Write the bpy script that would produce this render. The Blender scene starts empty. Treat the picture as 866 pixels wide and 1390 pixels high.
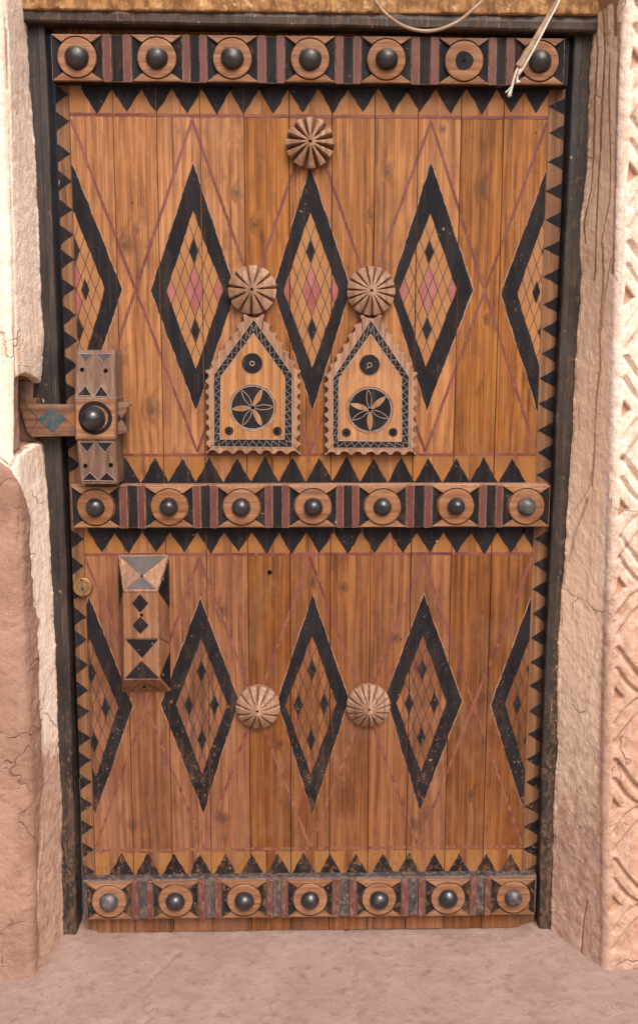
import bpy, bmesh, math, random
import numpy as np
from mathutils import Matrix, Vector, noise as mnoise

random.seed(7)
rng = np.random.default_rng(7)
sc = bpy.context.scene
col = sc.collection

# ------------------------------------------------------------------ camera, sky, sun, exposure
F_PX, CX, CY, W_PX = 1300.0, 433.0, 650.0, 866.0      # focal length and principal point in photograph pixels
CAM = np.array([-0.03396, -2.23444, 1.45217])
PITCH, YAW, ROLL = 0.144797, -0.0231076, 0.0021012


def cam_axes():
    cp, sp = math.cos(PITCH), math.sin(PITCH)
    fwd = np.array([-math.sin(YAW) * cp, math.cos(YAW) * cp, -sp])
    right = np.array([math.cos(YAW), math.sin(YAW), 0.0])
    up = np.cross(right, fwd)
    c, s = math.cos(ROLL), math.sin(ROLL)
    return right * c + up * s, up * c - right * s, fwd


RT, UP, FW = cam_axes()
cam_d = bpy.data.cameras.new('camera')
cam = bpy.data.objects.new('camera', cam_d)
col.objects.link(cam)
m = Matrix.Identity(4)
for i in range(3):
    m[i][0], m[i][1], m[i][2], m[i][3] = RT[i], UP[i], -FW[i], CAM[i]
cam.matrix_world = m
cam_d.sensor_fit = 'HORIZONTAL'
cam_d.sensor_width = 24.0
cam_d.lens = F_PX / W_PX * 24.0
cam_d.shift_y = -45.0 / W_PX
cam_d.clip_start = 0.05
cam_d.clip_end = 200.0
sc.camera = cam

SUN_EL, SUN_AZ = math.radians(48), math.radians(165)   # azimuth from +Y towards +X: front right of the door
world = bpy.data.worlds.new('World')
sc.world = world
world.use_nodes = True
wn = world.node_tree
sky = wn.nodes.new('ShaderNodeTexSky')
sky.sky_type = 'NISHITA'
sky.sun_disc = False
sky.sun_elevation = SUN_EL
sky.sun_rotation = SUN_AZ
sky.air_density = 0.7
sky.dust_density = 7.0
sky.ozone_density = 0.3
wn.links.new(sky.outputs[0], wn.nodes['Background'].inputs[0])
wn.nodes['Background'].inputs[1].default_value = 0.13
sun_d = bpy.data.lights.new('sun', 'SUN')
sun_d.energy = 1.5
sun_d.angle = math.radians(26)
sun_d.color = (1.0, 0.92, 0.82)
sun = bpy.data.objects.new('sun', sun_d)
col.objects.link(sun)
sdir = Vector((math.sin(SUN_AZ) * math.cos(SUN_EL), math.cos(SUN_AZ) * math.cos(SUN_EL), math.sin(SUN_EL)))
sun.rotation_euler = sdir.to_track_quat('Z', 'Y').to_euler()
sun.location = sdir * 8
vs = sc.view_settings
vs.view_transform = 'Standard'
vs.look = 'None'
vs.exposure = 0.78
vs.gamma = 1.0
vs.use_curve_mapping = False


def at(px, py, y):
    """photograph pixel -> point (x, z) on the vertical plane at depth y"""
    d = FW + RT * (px - CX) / F_PX - UP * (py - CY) / F_PX
    t = (y - CAM[1]) / d[1]
    p = CAM + d * t
    return float(p[0]), float(p[2])


def to_px(P):
    d = P - CAM
    w = d @ FW
    return CX + F_PX * (d @ RT) / w, CY - F_PX * (d @ UP) / w


# ------------------------------------------------------------------ node helpers
class NT:
    def __init__(self, name):
        self.mat = bpy.data.materials.new(name)
        self.mat.use_nodes = True
        self.t = self.mat.node_tree
        self.b = self.t.nodes['Principled BSDF']

    def n(self, typ, **kw):
        nd = self.t.nodes.new(typ)
        for k, v in kw.items():
            setattr(nd, k, v)
        return nd

    def put(self, sock, v):
        if hasattr(v, 'is_linked') or hasattr(v, 'links'):
            self.t.links.new(v, sock)
        else:
            if isinstance(v, tuple) and len(v) == 3 and sock.type == 'RGBA':
                v = v + (1.0,)
            sock.default_value = v

    def math(self, op, a, b=0.0, c=None, clamp=False):
        nd = self.n('ShaderNodeMath', operation=op, use_clamp=clamp)
        self.put(nd.inputs[0], a)
        self.put(nd.inputs[1], b)
        if c is not None:
            self.put(nd.inputs[2], c)
        return nd.outputs[0]

    def mix(self, fac, a, b, blend='MIX'):
        nd = self.n('ShaderNodeMix', data_type='RGBA', blend_type=blend)
        self.put(nd.inputs[0], fac)
        self.put(nd.inputs[6], a)
        self.put(nd.inputs[7], b)
        return nd.outputs[2]

    def ramp(self, v, lo, hi, a=0.0, b=1.0):
        nd = self.n('ShaderNodeMapRange')
        nd.interpolation_type = 'SMOOTHSTEP'
        self.put(nd.inputs[0], v)
        for i, x in enumerate((lo, hi, a, b)):
            self.put(nd.inputs[i + 1], x)
        return nd.outputs[0]

    def noise(self, vec, scale=1.0, detail=4.0, rough=0.55, dist=0.0):
        nd = self.n('ShaderNodeTexNoise')
        self.put(nd.inputs['Vector'], vec)
        self.put(nd.inputs['Scale'], scale)
        self.put(nd.inputs['Detail'], detail)
        self.put(nd.inputs['Roughness'], rough)
        self.put(nd.inputs['Distortion'], dist)
        return nd.outputs[0]

    def vscale(self, vec, s):
        nd = self.n('ShaderNodeVectorMath', operation='MULTIPLY')
        self.put(nd.inputs[0], vec)
        nd.inputs[1].default_value = s
        return nd.outputs[0]

    def vadd(self, a, b):
        nd = self.n('ShaderNodeVectorMath', operation='ADD')
        self.put(nd.inputs[0], a)
        self.put(nd.inputs[1], b)
        return nd.outputs[0]

    def attr(self, name):
        return self.n('ShaderNodeAttribute', attribute_name=name).outputs['Fac']

    def objcoord(self, rand=9.0):
        tc = self.n('ShaderNodeTexCoord').outputs['Object']
        if not rand:
            return tc, None
        r = self.n('ShaderNodeObjectInfo').outputs['Random']
        cx = self.n('ShaderNodeCombineXYZ')
        self.put(cx.inputs[1], self.math('MULTIPLY', r, rand))
        self.put(cx.inputs[2], self.math('MULTIPLY', r, rand * 3.7))
        return self.vadd(tc, cx.outputs[0]), r

    def bump(self, h, strength, dist, nrm=None):
        nd = self.n('ShaderNodeBump')
        nd.inputs['Strength'].default_value = strength
        nd.inputs['Distance'].default_value = dist
        self.put(nd.inputs['Height'], h)
        if nrm is not None:
            self.put(nd.inputs['Normal'], nrm)
        return nd.outputs[0]


KNOTS = [(170, 333, 1.0), (321, 262, .8), (655, 254, 1.1), (526, 233, .7), (502, 293, .7), (205, 556, 1.3), (185, 312, .5),
         (345, 305, .7), (660, 433, .5), (735, 265, .6), (466, 797, .6), (425, 790, .6), (536, 866, .6), (300, 830, .7), (566, 905, .6), (130, 880, .5), (480, 660, .5), (240, 620, .6), (600, 175, .5), (380, 1010, .6), (640, 1080, .6), (215, 770, .5)]


STAINS = [(690, 775, .006, .075), (712, 840, .005, .06), (664, 900, .005, .13), (704, 1010, .007, .08), (180, 1120, .03, .03), (655, 1010, .004, .10), (300, 1110, .03, .02), (560, 1120, .02, .03)]


def wood(name, dark, mid, light, horiz=False, knots=False, dust=0.12, rand=9.0, rough=0.62, fine=1.0, var=0.25, low=None, stain=0.0):
    dark, mid, light = (tuple(x * a for x in c) for c, a in ((dark, .66), (mid, .74), (light, .80)))
    k = NT(name)
    tc, r = k.objcoord(rand)
    if horiz:
        mp = k.n('ShaderNodeMapping')
        mp.inputs['Rotation'].default_value = (0, math.radians(90), 0)
        k.put(mp.inputs[0], tc)
        tc = mp.outputs[0]
    warp = k.noise(k.vscale(tc, (9, 9, 2.2)), 1.0, 3, 0.5)
    sep = k.n('ShaderNodeSeparateXYZ')
    k.put(sep.inputs[0], tc)
    g = k.math('MULTIPLY_ADD', warp, 3.2, k.math('MULTIPLY', sep.outputs[0], 46.0))
    kd = None
    if knots:
        raw = k.n('ShaderNodeTexCoord').outputs['Object']
        kn = k.noise(k.vscale(raw, (160, 160, 90)), 1.0, 3, .6)
        for (px, py, s) in KNOTS:
            x, z = at(px, py, 0)
            v = k.vadd(raw, (-x, 0.0, -z))
            v = k.vscale(v, (1 / (.0085 * s), 0, 1 / (.0120 * s)))
            ln = k.n('ShaderNodeVectorMath', operation='LENGTH')
            k.put(ln.inputs[0], v)
            d = ln.outputs['Value']
            e = k.math('EXPONENT', k.math('MULTIPLY', k.math('MULTIPLY', d, d), -0.16))
            g = k.math('MULTIPLY_ADD', e, 1.1, g)
            dd = k.math('MULTIPLY_ADD', kn, 2.0, d)
            c = k.ramp(dd, 1.3, 2.3, 1.0, 0.0)
            rg = k.math('MULTIPLY', k.ramp(k.math('ABSOLUTE', k.math('SUBTRACT', dd, 2.7)), .10, .5, 1.0, 0.0), .28)
            c = k.math('MAXIMUM', c, rg)
            h_ = k.ramp(dd, 1.5, 4.2, 1.0, 0.0)
            kh = h_ if kd is None else k.math('MAXIMUM', kh, h_)
            kd = c if kd is None else k.math('MAXIMUM', kd, c)
    ring = k.math('MULTIPLY_ADD', k.math('SINE', k.math('MULTIPLY', g, 6.283)), 0.5, 0.5)
    ring = k.math('POWER', ring, 1.8)
    med = k.noise(k.vscale(tc, (85, 85, 1.3)), 1.0, 4, 0.6)
    fin = k.noise(k.vscale(tc, (270 * fine, 270 * fine, 4.5)), 1.0, 2, 0.6)
    big = k.noise(k.vscale(tc, (5, 5, 2.2)), 1.0, 4, 0.6)
    t = k.math('ADD', k.math('MULTIPLY', ring, 0.22), k.math('MULTIPLY', k.ramp(med, .25, .75), 0.42))
    t = k.math('ADD', t, k.math('MULTIPLY', k.ramp(fin, .3, .7), 0.34))
    c1 = k.mix(k.ramp(t, 0.15, 0.55), light, mid)
    c2 = k.mix(k.ramp(t, 0.52, 0.98), c1, dark)
    c3 = k.mix(k.ramp(big, 0.42, 0.75, 0, .5), c2, dark)
    blot = k.noise(k.vscale(tc, (22, 22, 9)), 1.0, 5, 0.72)
    c3 = k.mix(k.ramp(blot, 0.48, 0.72, 0, .6), c3, light)
    c3 = k.mix(k.ramp(blot, 0.46, 0.30, 0, .5), c3, dark)
    # sparse dark vertical streaks: cracks and old stains
    st = k.noise(k.vscale(tc, (130, 130, 1.1)), 1.0, 2, 0.5)
    c3 = k.mix(k.ramp(st, 0.66, 0.76, 0, .55), c3, tuple(x * .35 for x in dark))
    if stain:                                             # old water and grease stains running with the boards
        sn = k.noise(k.vscale(tc, (16, 16, 2.4)), 1.0, 6, 0.72)
        c3 = k.mix(k.ramp(sn, .53, .72, 0, stain), c3, tuple(x * .8 for x in dark))
        gr2 = k.noise(k.vscale(tc, (170, 170, 1.8)), 1.0, 2, 0.5)
        c3 = k.mix(k.ramp(gr2, .58, .72, 0, .42), c3, dark)
    if kd is not None:
        c3 = k.mix(k.math('MULTIPLY', kh, 0.45), c3, dark)
        for (px, py, rx, rz) in STAINS:                   # dark runs where water got between the boards
            x, z = at(px, py, 0)
            v = k.vscale(k.vadd(raw, (-x, 0.0, -z)), (1 / rx, 0, 1 / rz))
            ln = k.n('ShaderNodeVectorMath', operation='LENGTH')
            k.put(ln.inputs[0], v)
            e = k.ramp(k.math('MULTIPLY_ADD', sn, 2.2, ln.outputs['Value']), 1.35, 2.0, .62, 0.0)
            c3 = k.mix(e, c3, (0.055, 0.024, 0.012))
        c3 = k.mix(k.math('MULTIPLY', kd, 0.95), c3, (0.075, 0.036, 0.017))
    if r is not None and var:
        hs = k.n('ShaderNodeHueSaturation')
        k.put(hs.inputs['Value'], k.math('MULTIPLY_ADD', r, var, 1.0 - var * .5))
        k.put(hs.inputs['Saturation'], k.math('MULTIPLY_ADD', r, -var * .5, 1.0 + var * .25))
        k.put(hs.inputs['Color'], c3)
        c3 = hs.outputs[0]
    if low:                                               # multiplies the lower leaf by a darker tint, blended in by height
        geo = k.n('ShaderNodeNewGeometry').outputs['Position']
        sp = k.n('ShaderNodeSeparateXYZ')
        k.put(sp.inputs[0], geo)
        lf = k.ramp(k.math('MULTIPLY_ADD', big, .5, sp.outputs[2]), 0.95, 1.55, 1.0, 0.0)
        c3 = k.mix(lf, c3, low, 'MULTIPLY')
    if dust:
        geo = k.n('ShaderNodeNewGeometry').outputs['Position']
        sp = k.n('ShaderNodeSeparateXYZ')
        k.put(sp.inputs[0], geo)
        dn = k.noise(k.vscale(geo, (11, 11, 5)), 1.0, 6, 0.7)
        low = k.ramp(sp.outputs[2], 0.1, 1.1, 0.08, 0.0)     # dust kicked up from the ground
        df = k.ramp(k.math('ADD', dn, low), 0.48, 0.85, 0.0, dust * 4)
        c3 = k.mix(k.math('MINIMUM', df, 0.55), c3, (0.29, 0.165, 0.115))
        sk = k.noise(k.vscale(geo, (240, 240, 240)), 1.0, 2, 0.5)
        c3 = k.mix(k.ramp(sk, 0.72, 0.78, 0, .5), c3, (0.33, 0.215, 0.15))
    k.put(k.b.inputs['Base Color'], c3)
    k.put(k.b.inputs['Roughness'], k.math('MULTIPLY_ADD', fin, 0.25, rough - 0.1))
    k.b.inputs['Specular IOR Level'].default_value = 0.32
    h = k.math('ADD', k.math('MULTIPLY', fin, .5), k.math('MULTIPLY', med, .8))
    k.put(k.b.inputs['Normal'], k.bump(h, 0.35, 0.0016))
    return k.mat


def paint(name, colr, colr2, under, chip=0.6, rough=0.55, rand=5.0, speck=True, spec=0.35, lowwear=0.10, streak=0.0, vary=18):
    """old hand-laid paint on wood: grain shows through, chips and rubbed spots bare the wood"""
    colr, colr2, under = (tuple(x * .76 for x in c) for c in (colr, colr2, under))
    k = NT(name)
    tc, r = k.objcoord(rand)
    geo = k.n('ShaderNodeNewGeometry').outputs['Position']
    sp = k.n('ShaderNodeSeparateXYZ')
    k.put(sp.inputs[0], geo)
    fin = k.noise(k.vscale(tc, (330, 330, 12)), 1.0, 3, 0.6)
    big = k.noise(k.vscale(tc, (vary, vary, vary * .5)), 1.0, 5, 0.65)
    c = k.mix(k.ramp(big, .35, .7), colr, colr2)
    c = k.mix(k.ramp(fin, .55, .8, 0, .3), c, tuple(min(1, x * 1.9 + .015) for x in colr2))
    low = k.ramp(sp.outputs[2], 0.1, 0.9, lowwear, 0.0)
    chn = k.noise(k.vscale(tc, (95, 95, 60)), 1.0, 7, 0.72)
    ch = k.ramp(k.math('ADD', chn, low), chip, chip + .045)
    wc = k.mix(k.ramp(fin, .3, .7), under, tuple(x * .6 for x in under))
    c = k.mix(k.math('MULTIPLY', ch, .75), c, wc)
    rub = k.noise(k.vscale(tc, (30, 30, 14)), 1.0, 6, 0.75)
    c = k.mix(k.ramp(k.math('ADD', rub, k.math('MULTIPLY', low, .9)), .56, .82, 0, .5), c, wc)
    if streak:
        sn = k.noise(k.vscale(tc, (55, 55, 3.5)), 1.0, 5, 0.7)
        c = k.mix(k.ramp(sn, .52, .74, 0, streak), c, under)
        sn2 = k.noise(k.vscale(tc, (240, 240, 9)), 1.0, 3, 0.6)
        c = k.mix(k.ramp(sn2, .60, .74, 0, streak * .8), c, tuple(x * 1.5 + .03 for x in under))
    if speck:
        sk = k.noise(k.vscale(geo, (210, 210, 210)), 1.0, 2, 0.5)
        dr = k.noise(geo, 9.0, 4, .7)
        c = k.mix(k.math('MULTIPLY', k.ramp(k.math('ADD', sk, k.math('MULTIPLY', low, .3)), 0.69, 0.75, 0, .7), k.ramp(dr, .45, .65)), c, (0.36, 0.27, 0.22))
        sk2 = k.noise(k.vscale(geo, (75, 75, 60)), 1.0, 1, 0.5)
        c = k.mix(k.math('MULTIPLY', k.ramp(sk2, 0.73, 0.77, 0, .65), k.ramp(dr, .48, .62)), c, (0.40, 0.29, 0.22))
    k.put(k.b.inputs['Base Color'], c)
    k.put(k.b.inputs['Roughness'], k.math('MULTIPLY_ADD', ch, .25, rough))
    k.b.inputs['Specular IOR Level'].default_value = spec
    h = k.math('ADD', k.math('MULTIPLY', fin, .6), k.math('MULTIPLY', ch, -.5))
    k.put(k.b.inputs['Normal'], k.bump(h, 0.3, 0.0012))
    return k.mat


def plain(name, colr, rough=0.5, metal=0.0, scale=60.0, varc=None, bump=0.15, spec=0.4, settle=0.0):
    k = NT(name)
    colr = tuple(x * .8 for x in colr)
    varc = tuple(x * .8 for x in varc) if varc else None
    tc, r = k.objcoord(4.0)
    nz = k.noise(tc, scale, 6, 0.65)
    c = k.mix(k.ramp(nz, .35, .72), colr, varc or tuple(x * .6 for x in colr))
    if settle:                                            # dust lying on whatever faces up
        ge = k.n('ShaderNodeNewGeometry').outputs
        sp = k.n('ShaderNodeSeparateXYZ')
        k.put(sp.inputs[0], ge['Normal'])
        dn = k.noise(ge['Position'], 160.0, 5, .7)
        c = k.mix(k.ramp(k.math('MULTIPLY_ADD', dn, .9, sp.outputs[2]), .75, 1.45, 0, settle), c, (0.33, 0.20, 0.13))
    k.put(k.b.inputs['Base Color'], c)
    k.b.inputs['Metallic'].default_value = metal
    k.b.inputs['Specular IOR Level'].default_value = spec
    k.put(k.b.inputs['Roughness'], k.math('MULTIPLY_ADD', nz, .25, rough - .12))
    k.put(k.b.inputs['Normal'], k.bump(nz, bump, 0.001))
    return k.mat


def plaster(name):
    """white lime wash over mud render; masks come from the wall's own attributes"""
    k = NT(name)
    geo = k.n('ShaderNodeNewGeometry').outputs['Position']
    n1 = k.noise(geo, 7.0, 6, 0.65)
    n2 = k.noise(geo, 42.0, 6, 0.68)
    n3 = k.noise(geo, 260.0, 4, 0.6)
    run = k.noise(k.vscale(geo, (55, 55, 2.4)), 1.0, 5, 0.68)
    white = k.mix(k.ramp(n2, .38, .7), (0.75, 0.655, 0.59), (0.66, 0.53, 0.445))
    patch = k.ramp(n1, .36, .62, .25, 1.0)
    white = k.mix(k.math('MULTIPLY', k.ramp(run, .44, .66, 0, .80), patch), white, (0.56, 0.36, 0.235))
    brush = k.noise(k.vscale(geo, (210, 210, 5.0)), 1.0, 3, 0.6)
    white = k.mix(k.ramp(brush, .54, .70, 0, .40), white, (0.60, 0.42, 0.30))
    cream = k.mix(k.ramp(run, .35, .7), (0.80, 0.60, 0.445), (0.70, 0.49, 0.345))
    cream = k.mix(k.ramp(brush, .56, .74, 0, .28), cream, (0.58, 0.38, 0.24))
    cream = k.mix(k.ramp(n2, .5, .75, 0, .5), cream, (0.66, 0.50, 0.40))
    mud = k.mix(k.ramp(n1, .35, .68), (0.315, 0.195, 0.152), (0.235, 0.135, 0.10))
    mud = k.mix(k.ramp(n2, .55, .8, 0, .6), mud, (0.33, 0.21, 0.16))
    straw = k.noise(k.vscale(geo, (34, 34, 260)), 1.0, 3, .6, 1.5)
    mud = k.mix(k.ramp(straw, .60, .70, 0, .45), mud, (0.40, 0.27, 0.20))
    mud = k.mix(k.ramp(straw, .40, .30, 0, .5), mud, (0.15, 0.075, 0.05))
    pink = k.mix(k.ramp(n2, .4, .7), (0.44, 0.295, 0.23), (0.31, 0.182, 0.128))
    fuzz = k.math('MULTIPLY_ADD', n2, .5, -.25)
    fz2 = k.math('MULTIPLY_ADD', n3, .3, -.15)

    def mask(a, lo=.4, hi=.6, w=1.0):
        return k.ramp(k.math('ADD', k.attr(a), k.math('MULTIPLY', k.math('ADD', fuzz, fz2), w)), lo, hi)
    c = k.mix(mask('cream', .2, .8), white, cream)
    c = k.mix(mask('pink', .2, .8), c, pink)
    c = k.mix(mask('mud', .44, .56, .7), c, mud)
    c = k.mix(k.math('MULTIPLY', mask('drip', .25, .75, .5), .8), c, (0.19, 0.088, 0.036))
    c = k.mix(k.math('MULTIPLY', mask('groove', .3, .9, .6), .85), c, (0.38, 0.215, 0.135))  # brown in cuts and cracks: dirt, plus interreflection and shade painted into the colour
    fib = k.noise(k.vscale(geo, (170, 170, 60)), 1.0, 4, .75, 1.2)
    c = k.mix(k.ramp(fib, .60, .72, 0, .35), c, (0.20, 0.105, 0.07))
    vor = k.n('ShaderNodeTexVoronoi', feature='DISTANCE_TO_EDGE')
    wv = k.n('ShaderNodeTexNoise')
    k.put(wv.inputs['Vector'], geo)
    wv.inputs['Scale'].default_value = 14.0
    k.put(vor.inputs['Vector'], k.vadd(geo, k.vscale(wv.outputs['Color'], (.09, .09, .09))))
    vor.inputs['Scale'].default_value = 6.5
    crk = k.math('MULTIPLY', k.ramp(vor.outputs['Distance'], .004, .016, 1.0, 0.0), k.ramp(n1, .52, .60))
    c = k.mix(k.math('MULTIPLY', crk, .3), c, (0.16, 0.085, 0.055))
    # pits
    c = k.mix(k.ramp(k.noise(geo, 130.0, 2, .5), .73, .78, 0, .7), c, (0.25, 0.13, 0.09))
    k.put(k.b.inputs['Base Color'], c)
    k.b.inputs['Roughness'].default_value = 0.9
    k.b.inputs['Specular IOR Level'].default_value = 0.15
    h = k.math('ADD', k.math('MULTIPLY', n2, .6), k.math('MULTIPLY', n3, .4))
    h = k.math('ADD', h, k.math('MULTIPLY', fib, .5))
    h = k.math('ADD', h, k.math('MULTIPLY', brush, .4))
    h = k.math('ADD', h, k.math('MULTIPLY', straw, .35))
    h = k.math('ADD', h, k.math('MULTIPLY', crk, -1.2))
    k.put(k.b.inputs['Normal'], k.bump(h, 0.8, 0.004))
    return k.mat


WOODBASE = (0.25, 0.125, 0.06)
M = {}
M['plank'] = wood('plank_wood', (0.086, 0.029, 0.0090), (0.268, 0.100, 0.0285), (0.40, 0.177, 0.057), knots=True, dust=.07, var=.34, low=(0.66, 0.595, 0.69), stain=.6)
M['strip'] = wood('strip_wood', (0.07, 0.028, 0.010), (0.155, 0.064, 0.022), (0.22, 0.10, 0.04), dust=.05)
M['rail'] = wood('rail_wood', (0.13, 0.054, 0.024), (0.25, 0.112, 0.05), (0.34, 0.175, 0.088), horiz=True, dust=.09)
M['block'] = wood('block_wood', (0.11, 0.044, 0.019), (0.235, 0.10, 0.044), (0.33, 0.16, 0.076), horiz=True, dust=.11, var=.2)
M['blockv'] = wood('lock_block_wood', (0.115, 0.047, 0.023), (0.22, 0.098, 0.048), (0.31, 0.155, 0.082), dust=.10, var=.1)
M['carved'] = wood('carved_wood', (0.14, 0.068, 0.038), (0.27, 0.145, 0.088), (0.38, 0.228, 0.15), dust=.10, var=.15)
M['plaque'] = wood('plaque_wood', (0.17, 0.068, 0.023), (0.33, 0.147, 0.053), (0.43, 0.215, 0.085), dust=.06)
M['lockwood'] = wood('lock_wood', (0.09, 0.048, 0.032), (0.175, 0.10, 0.068), (0.26, 0.168, 0.122), dust=.12, var=.1)
M['boltwood'] = wood('bolt_wood', (0.07, 0.033, 0.02), (0.165, 0.08, 0.048), (0.24, 0.132, 0.085), horiz=True, dust=.10)
M['black'] = paint('black_paint', (0.0095, 0.0090, 0.0120), (0.020, 0.0185, 0.0225), WOODBASE, chip=.645, spec=.10, rough=.66, streak=.10)
M['frame'] = paint('frame_black_paint', (0.016, 0.0135, 0.015), (0.042, 0.034, 0.032), (0.15, 0.088, 0.055), chip=.60, rough=.45, rand=0.0, streak=.42)
M['frameworn'] = paint('rubbed_frame_paint', (0.020, 0.015, 0.013), (0.055, 0.038, 0.029), (0.16, 0.088, 0.048), chip=.55, rough=.55, rand=0.0, streak=.75)
M['blackdusty'] = paint('dusty_black_paint', (0.030, 0.028, 0.036), (0.072, 0.060, 0.060), (0.22, 0.15, 0.12), chip=.6)
M['red'] = paint('red_paint', (0.098, 0.024, 0.021), (0.145, 0.045, 0.038), (0.25, 0.14, 0.10), chip=.60, speck=False)
M['redline'] = paint('red_line_paint', (0.110, 0.021, 0.022), (0.20, 0.062, 0.058), (0.28, 0.125, 0.055), vary=9, chip=.54, speck=False)
M['pink'] = paint('pink_paint', (0.25, 0.055, 0.050), (0.33, 0.125, 0.115), (0.40, 0.23, 0.16), chip=.60, speck=False)
M['amber'] = paint('amber_stain', (0.30, 0.122, 0.026), (0.21, 0.083, 0.024), (0.33, 0.155, 0.06), chip=.56, speck=False)
M['inner'] = paint('pale_orange_stain', (0.35, 0.158, 0.052), (0.27, 0.115, 0.040), (0.39, 0.20, 0.088), chip=.54, streak=.3, speck=False)
M['teal'] = paint('teal_paint', (0.018, 0.055, 0.078), (0.04, 0.085, 0.10), (0.17, 0.10, 0.065), chip=.50, speck=False)
M['scribe'] = paint('scribed_dark_line', (0.035, 0.021, 0.018), (0.07, 0.038, 0.028), (0.24, 0.12, 0.06), chip=.62, speck=False)
M['chalk'] = paint('pale_scratched_line', (0.33, 0.26, 0.22), (0.25, 0.185, 0.15), (0.07, 0.05, 0.045), chip=.56, speck=False)
M['halo'] = paint('scratched_edge', (0.36, 0.20, 0.12), (0.30, 0.15, 0.09), (0.22, 0.10, 0.045), chip=.52, speck=False)
M['worn'] = paint('worn_pale_edge', (0.34, 0.21, 0.14), (0.26, 0.15, 0.095), (0.10, 0.05, 0.035), chip=.50, speck=False)
M['stud'] = plain('black_lacquer', (0.010, 0.011, 0.016), rough=.28, scale=34, varc=(0.03, 0.028, 0.03), bump=.25, spec=.6)
M['studdust'] = plain('dusty_lacquer', (0.013, 0.012, 0.014), rough=.40, scale=34, varc=(0.032, 0.028, 0.028), bump=.3, spec=.5, settle=.55)
M['studworn'] = plain('worn_lacquer', (0.03, 0.031, 0.042), rough=.40, scale=46, varc=(0.15, 0.125, 0.12), bump=.3)
M['brass'] = plain('old_brass', (0.36, 0.21, 0.085), rough=.48, metal=.6, scale=50, varc=(0.24, 0.13, 0.06))
M['dark'] = plain('hole_dark', (0.008, 0.006, 0.005), rough=.9, spec=.05)  # near-black; paints the shade inside the flat hole discs
M['cable'] = plain('grimy_cable', (0.34, 0.235, 0.155), rough=.6, scale=38, varc=(0.19, 0.11, 0.065))
M['wire'] = plain('pale_wire', (0.74, 0.66, 0.58), rough=.55, scale=70, varc=(0.52, 0.42, 0.34))
M['plaster'] = plaster('lime_wash_over_mud')


def stone_mat():
    k = NT('trodden_plaster')
    geo = k.n('ShaderNodeNewGeometry').outputs['Position']
    n1 = k.noise(geo, 6.0, 7, 0.7)
    n2 = k.noise(geo, 38.0, 6, 0.7)
    c = k.mix(k.ramp(n1, .30, .72), (0.235, 0.155, 0.135), (0.295, 0.21, 0.187))
    c = k.mix(k.ramp(n2, .5, .72, 0, .6), c, (0.135, 0.08, 0.064))
    k.put(k.b.inputs['Base Color'], c)
    k.b.inputs['Roughness'].default_value = .85
    k.b.inputs['Specular IOR Level'].default_value = .2
    n3 = k.noise(geo, 190.0, 4, .7)
    c = k.mix(k.ramp(n3, .58, .72, 0, .5), c, (0.30, 0.22, 0.19))
    c = k.mix(k.ramp(n3, .42, .30, 0, .6), c, (0.12, 0.07, 0.055))
    k.put(k.b.inputs['Base Color'], c)
    k.put(k.b.inputs['Normal'], k.bump(k.math('ADD', n2, k.math('MULTIPLY', n3, .6)), .8, .004))
    return k.mat


M['step'] = stone_mat()


M['sand'] = plain('pale_sand', (0.46, 0.33, 0.235), rough=.9, scale=14, varc=(0.38, 0.26, 0.18), bump=.4, spec=.1)


def rough_beam_mat():
    k = NT('stained_mud_edge')
    geo = k.n('ShaderNodeNewGeometry').outputs['Position']
    run = k.noise(k.vscale(geo, (55, 55, 18)), 1.0, 6, 0.7)
    n2 = k.noise(geo, 48.0, 6, .7)
    c = k.mix(k.ramp(run, .36, .64), (0.33, 0.175, 0.065), (0.13, 0.058, 0.02))
    c = k.mix(k.ramp(n2, .55, .7, 0, .8), c, (0.58, 0.40, 0.22))
    k.put(k.b.inputs['Base Color'], c)
    k.b.inputs['Roughness'].default_value = .85
    k.put(k.b.inputs['Normal'], k.bump(n2, .7, .006))
    return k.mat


M['mudbeam'] = rough_beam_mat()


# ------------------------------------------------------------------ mesh helpers
def area2(p):
    return sum(p[i][0] * p[(i + 1) % len(p)][1] - p[(i + 1) % len(p)][0] * p[i][1] for i in range(len(p)))


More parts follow.
